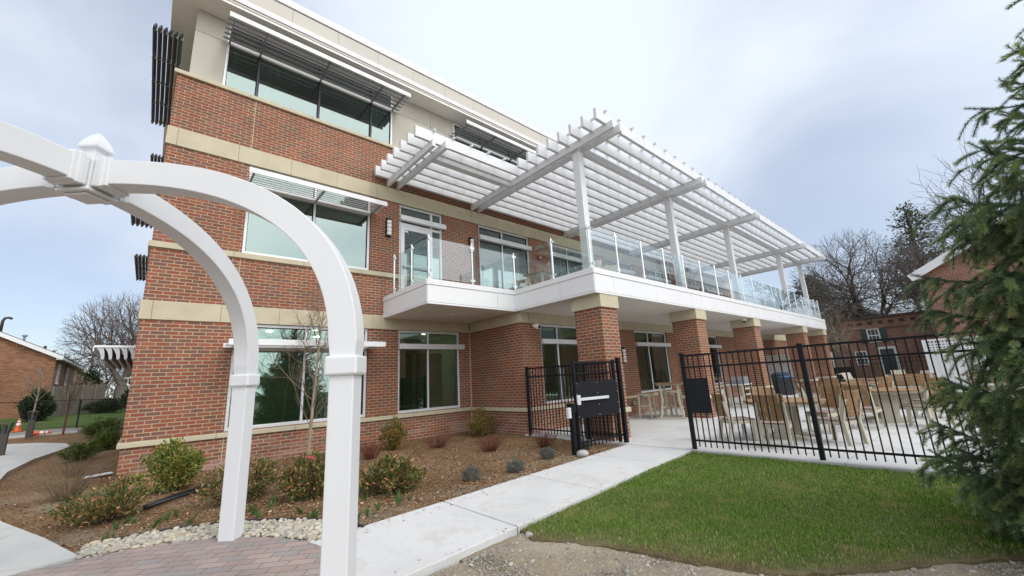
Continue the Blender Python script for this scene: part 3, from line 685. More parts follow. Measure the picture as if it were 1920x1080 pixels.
# glass railing round the balcony
T = thing('glass_railing', 'clear glass balcony railing on slim stainless posts', 'railing', (BX, BY, 3.99))
RY, RX = YF+.13, NX+.13
path_ = [[(BX+.10, -.45), (BX+.10, -1.50), (BX+.10, BY+.10)], [(BX+.10, BY+.10), (6.58, BY+.10), (RX, BY+.10)], [(RX, BY+.10), (RX, -3.95), (RX, RY)]]
xs = [RX]; x = 9.28
while x < 30.2: xs.append(x); x += 1.26
xs.append(30.35)
path_.append([(q, RY) for q in xs])
done = set(); ZD = 3.99
for run in path_:
    for (xa, ya), (xb, yb) in zip(run[:-1], run[1:]):
        d = Vector((xb-xa, yb-ya, 0)); ln = d.length; d.normalize(); nn = Vector((-d.y, d.x, 0))
        MB().obox(Vector(((xa+xb)/2, (ya+yb)/2, ZD+.60)), d, nn, (0, 0, 1), ln/2-.045, .006, .53).build('glass_panel', 'grail', T)
    for k, (px, py) in enumerate(run):
        key = (round(px, 2), round(py, 2))
        if key in done: continue
        done.add(key)
        o = MB().lathe([(.026, 0), (.026, 1.17), (.02, 1.185)], (px, py, ZD), 10).build('railing_post', 'steel', T, smooth=False)
        q = run[k+1] if k < len(run)-1 else run[k-1]; d = Vector((q[0]-px, q[1]-py, 0)).normalized(); nn = Vector((-d.y, d.x, 0)); cb_ = MB()
        for zc in (ZD+.14, ZD+1.07):
            cb_.obox(Vector((px, py, zc)), d, nn, (0, 0, 1), .075, .016, .028)
        cb_.build('clamp', 'steel', o)
# ------------------------------------------------------------------ pergola
T = thing('pergola', 'large white slatted pergola roofing the upper balcony', 'pergola', (9, -4.8, 3.99))
ZB, BH = 7.50, .215
PX = [x+.37 for x in CX]
for x in PX:
    MB().box(x-.105, x+.105, -4.935, -4.715, 3.86, ZB+.19).build('post', 'vinyl', T, bev=.01)
def beam(x, y0, y1):
    MB().box(x-.045, x+.045, y0, y1, ZB, ZB+BH).build('beam', 'vinyl', T, bev=.006)
for x in PX:
    beam(x-.152, -6.15, -.02); beam(x+.152, -6.16, -.02)
beam(5.20, -2.78, -.02); beam(5.52, -2.90, -.02)
def purlin(x0, x1, y):
    MB().box(x0, x1, y-.07, y+.07, ZB+.012, ZB+BH-.008).build('purlin', 'vinyl', T, bev=.006)
purlin(5.57, PX[0]-.2, -2.16)
for a, b_ in zip(PX[:-1], PX[1:]): purlin(a+.2, b_-.2, -4.83)
for k in range(15):
    y = -.17-k*.411; x0 = 4.72 if k < 7 else 7.93
    MB().box(x0, 31.0, y-.044, y+.044, ZB+BH-.035, ZB+BH+.275).build('rafter', 'vinyl', T, bev=.006)
x = 5.25; bt = []
k = 0
while x < 30.9:
    yo = -2.76 if x < 7.9 else -6.04
    MB().box(x-.022, x+.022, yo, -.06, ZB+BH+.2755, ZB+BH+.33).build('batten', 'vinyl', T); x += .61
# ------------------------------------------------------------------ wall-mounted things
def sconce(x, y, z, lb):
    t_ = thing('wall_lamp', lb, 'wall lamp', (x, y, z), 'black and white wall lamps')
    MB().box(x-.075, x+.075, y-.10, y, z-.27, z+.30).build('housing', 'black', t_, bev=.008)
    m_ = MB()
    for k in range(4): m_.lathe([(.066, -.05), (.072, 0), (.066, .05)], (x, y-.105, z-.19+k*.12), 12)
    m_.build('lamp_shade', 'lampw', t_)
sconce(5.22, -.001, 6.13, 'black wall lamp with white bands left of the balcony door'); sconce(8.28, -.001, 6.13, 'black wall lamp with white bands between the balcony door and the next window')
sconce(13.02, -2.531, 2.10, 'ribbed wall lamp beside the column nearest the gate'); 
def bullet(x, y, z, lb, c='lampw'):
    t_ = thing('security_camera', lb, 'camera', (x, y, z), 'white security cameras')
    MB().tube([(x, y, z), (x, y-.05, z)], .05, 12).build('bracket', c, t_)
    o = MB().tube([(x, y-.05, z-.01), (x+.02, y-.10, z-.02), (x+.04, y-.19, z-.05)], [.06, .085, .08], 14).build('housing', c, t_, smooth=True)
    MB().tube([(x+.04, y-.186, z-.05), (x+.042, y-.196, z-.053)], .055, 14).build('lens', 'black', o)
bullet(8.62, -2.562, 2.98, 'white round security camera at the top corner of the brick wing')
t_ = thing('dome_camera', 'small white dome camera on the left of a cream column cap', 'camera', (18.1, -5.0, 3.28)); MB().lathe([(.09, .0), (.10, .06), (.1, .08)], (18.15, -5.05, 3.285), 14).build('housing', 'lampw', t_); MB().lathe([(.02, -.06), (.055, -.035), (.07, 0)], (18.15, -5.05, 3.283), 14).build('lens', 'black', t_)
t_ = thing('fire_alarm', 'red fire alarm horn on brick between the balcony windows', 'alarm', (11.72, -.0, 6.25)); MB().box(11.62, 11.78, -.05, 0, 6.17, 6.34).build('housing', 'red', t_, bev=.008); MB().box(11.73, 11.77, -.08, -.05, 6.22, 6.30).build('strobe', 'lampw', t_)
for i, (x, y, z, lb) in enumerate(((5.22, 0, .40, 'grey socket box low on the brick below the ground floor windows'), (13.40, -2.53, .42, 'grey socket box low on the brick wing behind the first column'))):
    o = MB().box(x-.075, x+.075, y-.06, y-.001, z-.06, z+.07).build('socket_box', 'alug', bev=.01); tag(o, lb, 'socket', 'grey socket boxes')
for x, lb in ((CX[1]+.38, 'grey socket box low on the front of the second brick column'), ):
    o = MB().box(x-.07, x+.07, YF-.01, YF+.044, .36, .49).build('socket_box', 'alug', bev=.01); tag(o, lb, 'socket', 'grey socket boxes')
x = CX[2]-.01; o = MB().box(x-.0, x+.054, YF+.35, YF+.52, .34, .47).build('socket_box', 'alug', bev=.01); tag(o, 'grey socket box on the left face of the third brick column', 'socket', 'grey socket boxes')

# ------------------------------------------------------------------ garden arbor
PP_ = [(1.28, -8.14), (1.09, -5.49)]
posts = PP_+[(2*AC[0]-p_[0], 2*AC[1]-p_[1]) for p_ in PP_]
T = thing('garden_arbor', 'white vinyl garden arbor of two crossing arches with a finial on top', 'arbor', (AC[0], AC[1], 0))
ZA, Z0, PW = 3.10, 1.66, .082
for p_ in posts:
    ang = math.atan2(p_[1]-AC[1], p_[0]-AC[0])
    o = MB().rbox(p_[0], p_[1], -.05, Z0, PW, PW, ang).build('post', 'vinyl', T, bev=.008)
    mb = MB(); mb.rbox(p_[0], p_[1], 1.545, 1.675, PW+.026, PW+.026, ang); mb.build('collar', 'vinyl', o, bev=.016)
for a, b_ in ((0, 2), (1, 3)):
    pa, pb = Vector((*posts[a], 0)), Vector((*posts[b_], 0)); d = (pa-pb).normalized(); c0 = Vector((AC[0], AC[1], 0)); hl = (pa-pb).length/2; sd_ = Vector((-d.y, d.x, 0))
    vs = []; fs = []; n = 64
    def prof(th, off):                       # super-ellipse centre line with a normal offset
        e = 2/2.35
        c_, s_ = math.cos(th), math.sin(th)
        s = math.copysign(abs(c_)**e, c_)*hl; z = Z0+abs(s_)**e*(ZA-Z0)
        return s, z
    pts = [prof(math.pi*k/n, 0) for k in range(n+1)]
    for k, (s, z) in enumerate(pts):
        s0, z0 = pts[max(k-1, 0)]; s1, z1 = pts[min(k+1, n)]
        tx, tz = s1-s0, z1-z0; l_ = math.hypot(tx, tz); nx_, nz_ = -tz/l_, tx/l_
        if k == 0: nx_, nz_ = -1, 0
        if k == n: nx_, nz_ = 1, 0
        if nz_ > 0 or (k in (0,) and False): nx_, nz_ = -nx_, -nz_
        if k == 0: nx_, nz_ = -1, 0
        if k == n: nx_, nz_ = 1, 0
        for q, e in ((-1, -1), (-1, 1), (1, 1), (1, -1)):
            vs.append(c0+d*(s+nx_*.095*q*(.082/.095 if k in (0, n) else 1))+sd_*(PW*e)+Vector((0, 0, z+nz_*.095*q)))
    for k in range(n):
        a_ = 4*k
        for j in range(4): fs.append((a_+j, a_+(j+1) % 4, a_+4+(j+1) % 4, a_+4+j))
    fs += [(0, 1, 2, 3), (4*n, 4*n+1, 4*n+2, 4*n+3)]
    o = MB().add(vs, fs).build('arch', 'vinyl', T, bev=.006)
a0 = math.atan2(posts[0][1]-AC[1], posts[0][0]-AC[0]); a1 = math.atan2(posts[1][1]-AC[1], posts[1][0]-AC[0])
mb = MB()
for a in (a0, a1, a0+math.pi, a1+math.pi):
    dx, dy = math.cos(a), math.sin(a); v_ = Vector((dx, dy, 0)); s_ = Vector((-dy, dx, 0))
    for r, hw, hz in ((.125, .093, .110), (.160, .101, .119), (.195, .095, .112)):
        mb.obox((AC[0]+dx*r, AC[1]+dy*r, ZA-.005), v_, s_, (0, 0, 1), .02, hw, hz)
mb.rbox(AC[0], AC[1], ZA-.13, ZA+.104, .098, .098, (a0+a1)/2+math.pi/4)
h_ = mb.build('hub', 'vinyl', T, bev=.006)
am = (a0+a1)/2+math.pi/4
mb = MB(); mb.rbox(AC[0], AC[1], ZA-.155, ZA-.131, .118, .118, am); mb.rbox(AC[0], AC[1], ZA-.175, ZA-.157, .085, .085, am); mb.build('hub_plate', 'vinyl', h_, bev=.008)
sq = math.sqrt(2)
MB().lathe([(.046*sq, .10), (.046*sq, .200), (.050*sq, .212), (.068*sq, .226), (.070*sq, .238), (.063*sq, .268), (.050*sq, .302), (.033*sq, .336), (.013*sq, .365), (.002, .374)], (AC[0], AC[1], ZA), 4, am+math.pi/4).build('finial', 'vinyl', T)

# ------------------------------------------------------------------ black metal fence and gate
def picket_run(T, p, q, z0, ztop, n, rails, inset=.04, pn='picket', pw=.0085, skip=None):
    p = Vector((*p, 0)); q = Vector((*q, 0)); d = (q-p); ln = d.length; d.normalize(); nn = Vector((-d.y, d.x, 0))
    for z, hh in rails: MB().obox((p+q)/2+Vector((0, 0, z)), d, nn, (0, 0, 1), ln/2-inset, .016, hh).build('rail', 'black', T, bev=.003)
    for k in range(n):
        c = p+d*(ln*(k+1)/(n+1)); MB().obox(c+Vector((0, 0, (z0+ztop)/2)), d, nn, (0, 0, 1), pw, pw, (ztop-z0)/2).build(pn, 'black', T)
def fpost(T, p, z1, hw=.034, z0=-.1):
    o = MB().box(p[0]-hw, p[0]+hw, p[1]-hw, p[1]+hw, z0, z1).build('post', 'black', T, bev=.004)
    MB().box(p[0]-hw-.007, p[0]+hw+.007, p[1]-hw-.007, p[1]+hw+.007, z1, z1+.022).build('post_cap', 'black', o, bev=.006)
RAILS = [(1.735, .018), (1.51, .016), (.16, .016)]
T = thing('metal_fence', 'black metal picket fence between the lawn and the patio tables', 'fence', (8.2, -9, 0))
FP = [(8.15, -7.14), (8.18, -9.12), (8.21, -11.10), (8.24, -13.08)]
for p_ in FP: fpost(T, p_, 1.765)
for a, b_ in zip(FP[:-1], FP[1:]): picket_run(T, a, b_, .05, 1.735, 18, RAILS)
MB().box(8.10, 8.112, -7.57, -7.185, .66, 1.30).build('cover_plate', 'blackp', T, bev=.003)
T = thing('metal_fence', 'short black metal picket fence between the brick wing and the gate', 'fence', (8.18, -4.2, 0))
LP = [(8.09, -2.72), (8.13, -4.65), (8.19, -5.62)]
fpost(T, LP[0], 1.765); fpost(T, LP[2], 1.80, .042); fpost(T, (8.145, -4.65), 1.765, .03)
picket_run(T, LP[0], LP[1], .06, 1.735, 17, RAILS); picket_run(T, LP[1], LP[2], .06, 1.735, 8, RAILS)
T = thing('metal_gate', 'open black metal picket gate with a black plate and push bar', 'gate', (7.4, -5.53, 0))
G0, G1 = (8.06, -5.56), (6.84, -5.44)
for g in (G0, G1): MB().box(g[0]-.03, g[0]+.03, g[1]-.03, g[1]+.03, .03, 1.78).build('gate_stile', 'black', T, bev=.004)
picket_run(T, G0, G1, .06, 1.735, 10, RAILS, .03)
pl_ = MB(); dg = (Vector((*G1, 0))-Vector((*G0, 0))).normalized(); ng = Vector((dg.y, -dg.x, 0));
if ng.y > 0: ng = -ng
mid = (Vector((*G0, 0))+Vector((*G1, 0)))/2
o = MB().obox(mid+ng*.045+Vector((0, 0, .985)), dg, ng, (0, 0, 1), .64, .006, .36).build('gate_plate', 'blackp', T, bev=.002)
mb = MB()
for u in (-.61, 0, .61):
    for z in (.66, .86, 1.1, 1.31): c = mid+ng*.051+dg*u+Vector((0, 0, z)); MB().tube([c, c+ng*.006], .011, 8).build('screw', 'steel', o)
lp = mid+dg*.60+ng*.052; mb = MB()
mb.obox(lp+Vector((0, 0, .985))+ng*.02, dg, ng, (0, 0, 1), .04, .022, .095); mb.obox(mid+dg*.14+ng*.085+Vector((0, 0, .995)), dg, ng, (0, 0, 1), .42, .018, .028); mb.obox(mid-dg*.255+ng*.065+Vector((0, 0, .995)), dg, ng, (0, 0, 1), .03, .018, .026)
mb.build('push_bar', 'alu', T, bev=.006)
T = thing('latch_post', 'short black post with a silver lock box beside the gate', 'post', (6.66, -5.46, 0))
MB().box(6.61, 6.70, -5.51, -5.42, -.1, .93).build('post', 'black', T, bev=.005)
MB().box(6.585, 6.725, -5.535, -5.395, .76, .935).build('post_sleeve', 'black', T, bev=.005); MB().box(6.50, 6.584, -5.52, -5.45, .66, .86).build('lock_box', 'alu', T, bev=.008)

# ------------------------------------------------------------------ patio furniture
def dining_chair(loc, rz, lb, seat='mauve', back='teak', cat_group='slatted dining chairs'):
    t_ = thing('dining_chair', lb, 'chair', (0, 0, 0), cat_group)
    b1 = 'beige'
    MB().box(-.235, .235, -.235, -.165, 0, .40).box(-.235, -.19, -.165, -.12, .0, .0001)
    for s in (-1, 1):
        MB().obox((s*.215, .215, .20), (1, 0, 0), (0, 1, .05), (0, -.05, 1), .022, .038, .205).build('leg', b1, t_, bev=.004)
        MB().add([(s*.215-.022, -.20, .42), (s*.215+.022, -.20, .42), (s*.215+.022, -.27, 0), (s*.215-.022, -.27, 0), (s*.215-.022, -.285, .42), (s*.215+.022, -.285, .42), (s*.215+.022, -.33, 0), (s*.215-.022, -.33, 0),
                  (s*.215-.022, -.33, .80), (s*.215+.022, -.33, .80), (s*.215+.022, -.385, .80), (s*.215-.022, -.385, .80)],
                 [(0, 1, 2, 3), (4, 7, 6, 5), (0, 3, 7, 4), (1, 5, 6, 2), (3, 2, 6, 7), (0, 4, 11, 8), (1, 9, 10, 5), (0, 8, 9, 1), (4, 5, 10, 11), (8, 11, 10, 9)]).build('leg', b1, t_, bev=.003)
    MB().box(-.19, .19, .19, .225, .33, .405).box(-.237, -.193, -.20, .19, .34, .405).box(.193, .237, -.20, .19, .34, .405).box(-.19, .19, -.25, -.215, .34, .405).build('seat_frame', b1, t_)
    m_ = MB()
    for k in range(5): m_.box(-.235, .235, -.225+k*.095, -.225+k*.095+.088, .408, .432)
    m_.build('seat', seat, t_, bev=.005)
    m_ = MB(); n = 6
    for k in range(n):
        x0 = -.235+k*.0795; xm = x0+.037; cv = -.045*(1-(xm/.235)**2)
        m_.obox((xm, -.30+cv-.005, .71), (1, .35*xm/.235, 0), (0, 1, .22), (0, -.22, 1), .0365, .011, .235)
    m_.build('backrest', back, t_, bev=.003)
    MB().obox((0, -.32, .58), (1, 0, 0), (0, 1, .22), (0, -.22, 1), .205, .012, .022).obox((0, -.355, .78), (1, 0, 0), (0, 1, .22), (0, -.22, 1), .205, .012, .025).build('back_rail', back, t_)
    t_.location = loc; t_.rotation_euler = (0, 0, rz); return t_
CH = None
def chair(x, y, ang, lb, dark=False):
    """ang: direction the sitter faces, degrees from +X"""
    global CH
    if CH is None: CH = dining_chair((x, y, .004), R(ang-90), lb); return CH
    return copy_thing(CH, (x, y, .004), R(ang-90), lb)
TB = None
def round_table(x, y, lb, r=.74):
    global TB
    if TB is None:
        t_ = thing('round_table', lb, 'table', (0, 0, 0), 'round slatted dining tables')
        m_ = MB(); 
        for k in range(10):
            a, b_ = -r+k*r/5+.004, -r+(k+1)*r/5-.004
            pts = []
            for yy in (a, b_): pts.append(math.sqrt(max(r*r-yy*yy, .02)))
            ym = [a+(b_-a)*q/4 for q in range(5)]
            poly = [(math.sqrt(max(r*r-q*q, .01)), q) for q in ym]+[(-math.sqrt(max(r*r-q*q, .01)), q) for q in ym[::-1]]
            m_.prism(poly, .715, .745)
        m_.build('tabletop', 'teak', t_, bev=.004)
        MB().lathe([(r-.04, .675), (r-.04, .712)], (0, 0, 0), 32).build('apron', 'beige', t_)
        for s in (-1, 1):
            MB().add([(s*.20-.03, -.20, .68), (s*.20+.03, -.20, .68), (s*.20+.03, .20, .68), (s*.20-.03, .20, .68), (s*.30-.03, -.16, .09), (s*.30+.03, -.16, .09), (s*.30+.03, .16, .09), (s*.30-.03, .16, .09)],
                     [(0, 1, 2, 3), (4, 7, 6, 5), (0, 4, 5, 1), (1, 5, 6, 2), (2, 6, 7, 3), (3, 7, 4, 0)]).build('leg', 'beige', t_, bev=.006)
            MB().prism_x([(-.40, 0), (-.40, .05), (-.20, .09), (.20, .09), (.40, .05), (.40, 0)], s*.30-.045, s*.30+.045).build('foot', 'beige', t_, bev=.006)
        MB().box(-.255, .255, -.045, .045, .10, .20).build('stretcher', 'beige', t_)
        TB = t_; t_.location = (x, y, .004); return t_
    return copy_thing(TB, (x, y, .004), R(20), lb)
round_table(10.30, -8.12, 'round brown slatted table nearest the fence, ringed by chairs')
chair(9.12, -8.28, 8, 'chair with its back to the fence at the nearest round table')
chair(9.55, -7.45, -42, 'chair at the gate side of the nearest round table, seen from its side')
chair(9.98, -9.02, 68, 'chair at the spruce side of the nearest round table, turned away')
chair(11.25, -7.55, 212, 'chair on the far side of the nearest round table, toward the columns')
chair(11.35, -8.55, 160, 'chair on the far side of the nearest round table, toward the spruce')
round_table(13.75, -9.28, 'round brown slatted table in front of the low stone wall, second from the fence')
chair(12.35, -9.12, -6, 'chair with its back to the fence at the second round table')
chair(12.95, -10.05, 45, 'chair nearest the spruce branches at the second round table')
chair(13.3, -8.2, -70, 'chair on the column side of the second round table, back to the columns')
chair(14.9, -8.75, 205, 'chair on the far left side of the second round table')
chair(14.8, -10.0, 150, 'chair on the far right side of the second round table')
round_table(18.2, -7.95, 'round brown slatted table farthest from the fence, near the third column')
chair(16.95, -7.75, 0, 'brown chair with its back to the fence at the farthest round table')
chair(17.3, -8.75, 40, 'brown chair on the spruce side of the farthest round table')
chair(17.6, -6.9, -60, 'brown chair on the column side of the farthest round table')
def bar_table(loc, rz, lb):
    t_ = thing('bar_table', lb, 'bar table', (0, 0, 0), 'tall bar tables')
    m_ = MB()
    for k in range(7): m_.box(-.44, .44, -.44+k*.1257, -.44+k*.1257+.121, 1.065, 1.095)
    m_.build('tabletop', 'teak', t_, bev=.004)
    MB().box(-.36, .36, -.36, .36, 1.02, 1.062).build('apron', 'beige', t_, bev=.01)
    for sx in (-1, 1):
        for sy in (-1, 1): MB().tube([(sx*.30, sy*.27, 1.02), (sx*.26, sy*.24, .6), (sx*.29, sy*.29, .28), (sx*.33, sy*.33, .05)], .042, 4).build('leg', 'beige', t_)
        MB().box(sx*.33-.045, sx*.33+.045, -.42, .42, 0, .055).build('foot', 'beige', t_, bev=.008)
    for s in (-1, 1): MB().box(-.27, .27, s*.27-.02, s*.27+.02, .30, .37).build('stretcher', 'beige', t_)
    t_.location = loc; t_.rotation_euler = (0, 0, rz); return t_
def bar_stool(loc, rz, lb):
    t_ = thing('bar_stool', lb, 'stool', (0, 0, 0), 'beige bar stools')
    m_ = MB()
    for k in range(4): m_.box(-.21, .21, -.21+k*.106, -.21+k*.106+.1, .735, .765)
    m_.build('seat', 'beige', t_, bev=.006)
    for sx in (-1, 1):
        for sy in (-1, 1): MB().bar((sx*.17, sy*.17, .73), (sx*.20, sy*.20, 0), .05, .05).build('leg', 'beige', t_, bev=.004)
    for q in ((-.17, .17, -.205, -.18, .25, .31), (-.17, .17, .18, .205, .25, .31), (-.205, -.18, -.17, .17, .36, .42), (.18, .205, -.17, .17, .36, .42), (-.16, .16, -.19, -.165, .66, .72), (-.16, .16, .165, .19, .66, .72)): MB().box(*q).build('stretcher', 'beige', t_)
    t_.location = loc; t_.rotation_euler = (0, 0, rz); return t_
BT = bar_table((12.9, -4.30, .004), R(18), 'tall bar table under the balcony in front of the wing window')
copy_thing(BT, (17.2, -3.9, .004), R(5), 'tall bar table under the balcony beside the grey lidded grill')
ST = bar_stool((12.75, -3.45, .004), R(10), 'bar stool left of the bar table by the wing window')
for x, y, r_, lb in ((13.55, -4.65, 25, 'bar stool right of the bar table by the wing window'), (13.65, -3.7, 5, 'bar stool behind the bar table by the wing window'), (14.6, -5.0, 12, 'bar stool half hidden by the second brick column'), (16.4, -3.6, 20, 'bar stool left of the bar table beside the grill')):
    copy_thing(ST, (x, y, .004), R(r_), lb)
# furniture up on the balcony
BT2 = copy_thing(BT, (10.1, -1.55, 3.865), R(12), 'tall bar table up on the balcony behind the glass')
copy_thing(ST, (9.2, -1.6, 3.865), R(30), 'bar stool left of the balcony bar table'); copy_thing(ST, (11.0, -2.1, 3.865), R(-10), 'bar stool right of the balcony bar table')
copy_thing(ST, (9.7, -.75, 3.865), R(5), 'bar stool behind the balcony bar table')
t_ = thing('high_chair', 'tall beige balcony chair with arms near the glass corner', 'chair', (0, 0, 0))
for sx in (-1, 1):
    for sy, h1 in ((-1, 1.28), (1, 1.0)): MB().bar((sx*.27, sy*.27, 0), (sx*.25, sy*.24-(.06 if sy < 0 else 0), h1), .055, .055).build('leg', 'beige', t_)
    MB().box(sx*.27-.04, sx*.27+.04, -.30, .30, .985, 1.015).build('armrest', 'beige', t_)
MB().box(-.25, .25, -.25, .25, .74, .775).build('seat', 'beige', t_); m_ = MB()
for k in range(4): m_.obox((-.18+k*.12, -.29, 1.05), (1, 0, 0), (0, 1, .15), (0, -.15, 1), .05, .012, .24)
m_.build('backrest', 'beige', t_); t_.location = (10.6, -3.4, 3.865); t_.rotation_euler = (0, 0, R(120))
copy_thing(t_, (12.2, -3.0, 3.865), R(-60), 'second tall beige balcony chair, farther along the glass railing')
# kettle grill / bins / screens
t_ = thing('barbecue_grill', 'grey lidded barbecue grill on a pale slatted cart behind the second column', 'grill', (16.9, -4.9, 0))
MB().prism_y([(16.62, .86), (16.62, 1.0), (16.72, 1.12), (17.2, 1.12), (17.3, 1.0), (17.3, .86)], -5.15, -4.65).build('lid', 'alug', t_, bev=.02); MB().box(16.5, 17.42, -5.18, -4.62, .82, .858).build('shelf', 'alu', t_, bev=.006)
for sx in (16.56, 17.34):
    for sy in (-5.12, -4.68): MB().box(sx-.035, sx+.035, sy-.035, sy+.035, 0, .82).build('leg', 'beige', t_)
for z in (.2, .45, .65): MB().box(16.6, 17.3, -5.13, -5.11, z, z+.05).build('rail', 'beige', t_)
for i, (x, y, lb) in enumerate(((24.3, -4.4, 'dark grey bin with a blue cover, left of the fourth column'), (25.3, -3.9, 'taller dark grey bin with a blue cover and white sheet by the fourth column'))):
    t_ = thing('waste_bin', lb, 'bin', (x, y, 0), 'dark bins with blue covers'); h_ = .85+.15*i
    MB().add([(x-.27, y-.27, 0), (x+.27, y-.27, 0), (x+.27, y+.27, 0), (x-.27, y+.27, 0), (x-.34, y-.34, h_), (x+.34, y-.34, h_), (x+.34, y+.34, h_), (x-.34, y+.34, h_)], [(0, 3, 2, 1), (4, 5, 6, 7), (0, 1, 5, 4), (1, 2, 6, 5), (2, 3, 7, 6), (3, 0, 4, 7)]).build('body', 'bin', t_, bev=.03)
    MB().lathe([(.36, h_-.02), (.37, h_+.02), (.30, h_+.06), (.16, h_+.09)], (x, y, 0), 12).build('cover', 'bluec', t_, smooth=True)
    if i: MB().prism_y([(x-.1, h_+.15), (x+.45, h_+.12), (x+.5, h_+.02), (x+.47, h_), (x+.4, h_+.09), (x-.1, h_+.12)], y-.3, y+.2).build('sheet', 'paper', t_)
def lattice_screen(x, y0, y1, lb, h_=2.05):
    t_ = thing('lattice_screen', lb, 'screen', (x, (y0+y1)/2, 0), 'white lattice-topped privacy screens')
    for y in (y0, y1): MB().box(x-.065, x+.065, y-.065, y+.065, 0, h_).build('post', 'vinyl', t_, bev=.008)
    m_ = MB(); n = int((y1-y0-.13)/.15)
    for k in range(n): a = y0+.065+k*(y1-y0-.13)/n; m_.box(x-.02, x+.02, a+.003, a+(y1-y0-.13)/n-.003, .08, h_-.62)
    m_.build('panel', 'vinyl', t_)
    m_ = MB(); a = y0+.065; m_.box(x-.03, x+.03, a, y1-.065, h_-.62, h_-.55); m_.box(x-.03, x+.03, a, y1-.065, h_-.06, h_+.01)
    nk = int((y1-y0-.13)/.095)
    for k in range(nk+1): yy = a+(y1-y0-.13)*k/nk; m_.box(x-.010, x+.010, max(yy-.024, a), min(yy+.024, y1-.065), h_-.55, h_-.06)
    for k in range(1, 5): z = h_-.55+.49*k/5; m_.box(x-.013, x+.013, a, y1-.065, z-.024, z+.024)
    m_.build('lattice', 'vinyl', t_)
lattice_screen(28.2, -4.0, -2.0, 'white lattice-topped screen between the third and fourth brick columns'); lattice_screen(31.2, -5.2, -3.95, 'white lattice-topped screen between the fourth and fifth brick columns')
lattice_screen(22.5, -13.6, -9.75, 'white lattice-topped fence panel behind the spruce branches', 2.1)
o = MB().box(22.2, 22.3, -2.5, -2.46, 0, 2.0).build('downpipe', 'vinyl'); bpy.data.objects.remove(o)
# low stone wall with pale cap
t_ = thing('stone_wall', 'low rubble stone wall with a pale cap behind the second table', 'wall', (17.0, -11, 0))
m, tt, p = mat_new('rubble'); vo = N(tt, 'ShaderNodeTexVoronoi'); vo.inputs['Scale'].default_value = 5; mp = N(tt, 'ShaderNodeMapping'); mp.inputs['Scale'].default_value = (1, .8, 2); L(tt, objc(tt), mp.inputs[0]); L(tt, mp.outputs[0], vo.inputs['Vector'])
L(tt, mul(tt, ramp(tt, vo.outputs['Color'], [(.2, (.20, .165, .12)), (.5, (.31, .26, .19)), (.8, (.24, .22, .19))]), ramp(tt, noise(tt, objc(tt), 25), [(.3, (.8,)*3), (.7, (1.1,)*3)])), p.inputs['Base Color']); bump(tt, p, vo.outputs['Distance'], .02); p.inputs['Roughness'].default_value = .9; MT['rubble'] = m
MB().box(17.1, 17.5, -15, -8.9, 0, .47).build('wall', 'rubble', t_); m_ = MB()
for k in range(6): m_.box(17.03, 17.57, -15+k*1.02, -15+k*1.02+1.014, .472, .545)
m_.build('cap', 'cream', t_, bev=.01)
# lounge chairs and small table far out on the patio
def lounge(loc, rz, lb):
    t_ = thing('lounge_chair', lb, 'lounge chair', (0, 0, 0), 'pale slatted lounge chairs')
    m_ = MB()
    for k in range(5): m_.obox((-.22+k*.11, -.28, .55), (1, 0, 0), (0, 1, .4), (0, -.4, 1), .048, .012, .36)
    m_.build('backrest', 'beige', t_); MB().obox((0, .08, .33), (1, 0, 0), (0, 1, .18), (0, -.18, 1), .28, .30, .012).build('seat', 'beige', t_)
    for s in (-1, 1):
        MB().box(s*.34-.06, s*.34+.06, -.35, .40, .54, .565).build('armrest', 'beige', t_); MB().box(s*.30-.02, s*.30+.02, .28, .36, 0, .54).build('leg', 'beige', t_); MB().bar((s*.30, -.1, .36), (s*.30, -.55, 0), .04, .09).build('leg', 'beige', t_)
    t_.location = loc; t_.rotation_euler = (0, 0, rz); return t_
LC = lounge((27.5, -6.6, .004), R(150), 'pale slatted lounge chair behind the farthest brick column')
copy_thing(LC, (28.8, -8.2, .004), R(100), 'pale slatted lounge chair farther right along the end of the patio'); copy_thing(LC, (25.5, -9.3, .004), R(70), 'pale slatted lounge chair in front of the white lattice panel')
t_ = copy_thing(TB, (26.2, -7.6, .004), R(40), 'small round table among the lounge chairs at the end of the patio', (.7, .7, .8)); t_['group'] = 'round slatted dining tables'
def bench(x0, y0, y1, lb):
    t_ = thing('slat_bench', lb, 'bench', (x0, (y0+y1)/2, 0), 'brown slatted benches'); m_ = MB()
    for k in range(4): m_.box(x0-.22+k*.11, x0-.12+k*.11, y0, y1, .42, .45)
    m_.build('seat', 'teak', t_); m_ = MB()
    for k in range(4): m_.obox((x0+.26+.02*k, (y0+y1)/2, .56+k*.1), (0, 1, 0), (.2, 0, 1), (1, 0, -.2), (y1-y0)/2, .045, .012)
    m_.build('backrest', 'teak', t_)
    for y in (y0+.1, y1-.1): MB().box(x0-.2, x0-.13, y-.04, y+.04, 0, .42).build('leg', 'beige', t_); MB().box(x0+.22, x0+.29, y-.04, y+.04, 0, .9).build('leg', 'beige', t_)
bench(20.4, -9.9, -8.55, 'long brown slatted bench left of the white lattice fence panel'); bench(20.6, -12.4, -10.6, 'long brown slatted bench in front of the white lattice fence panel')
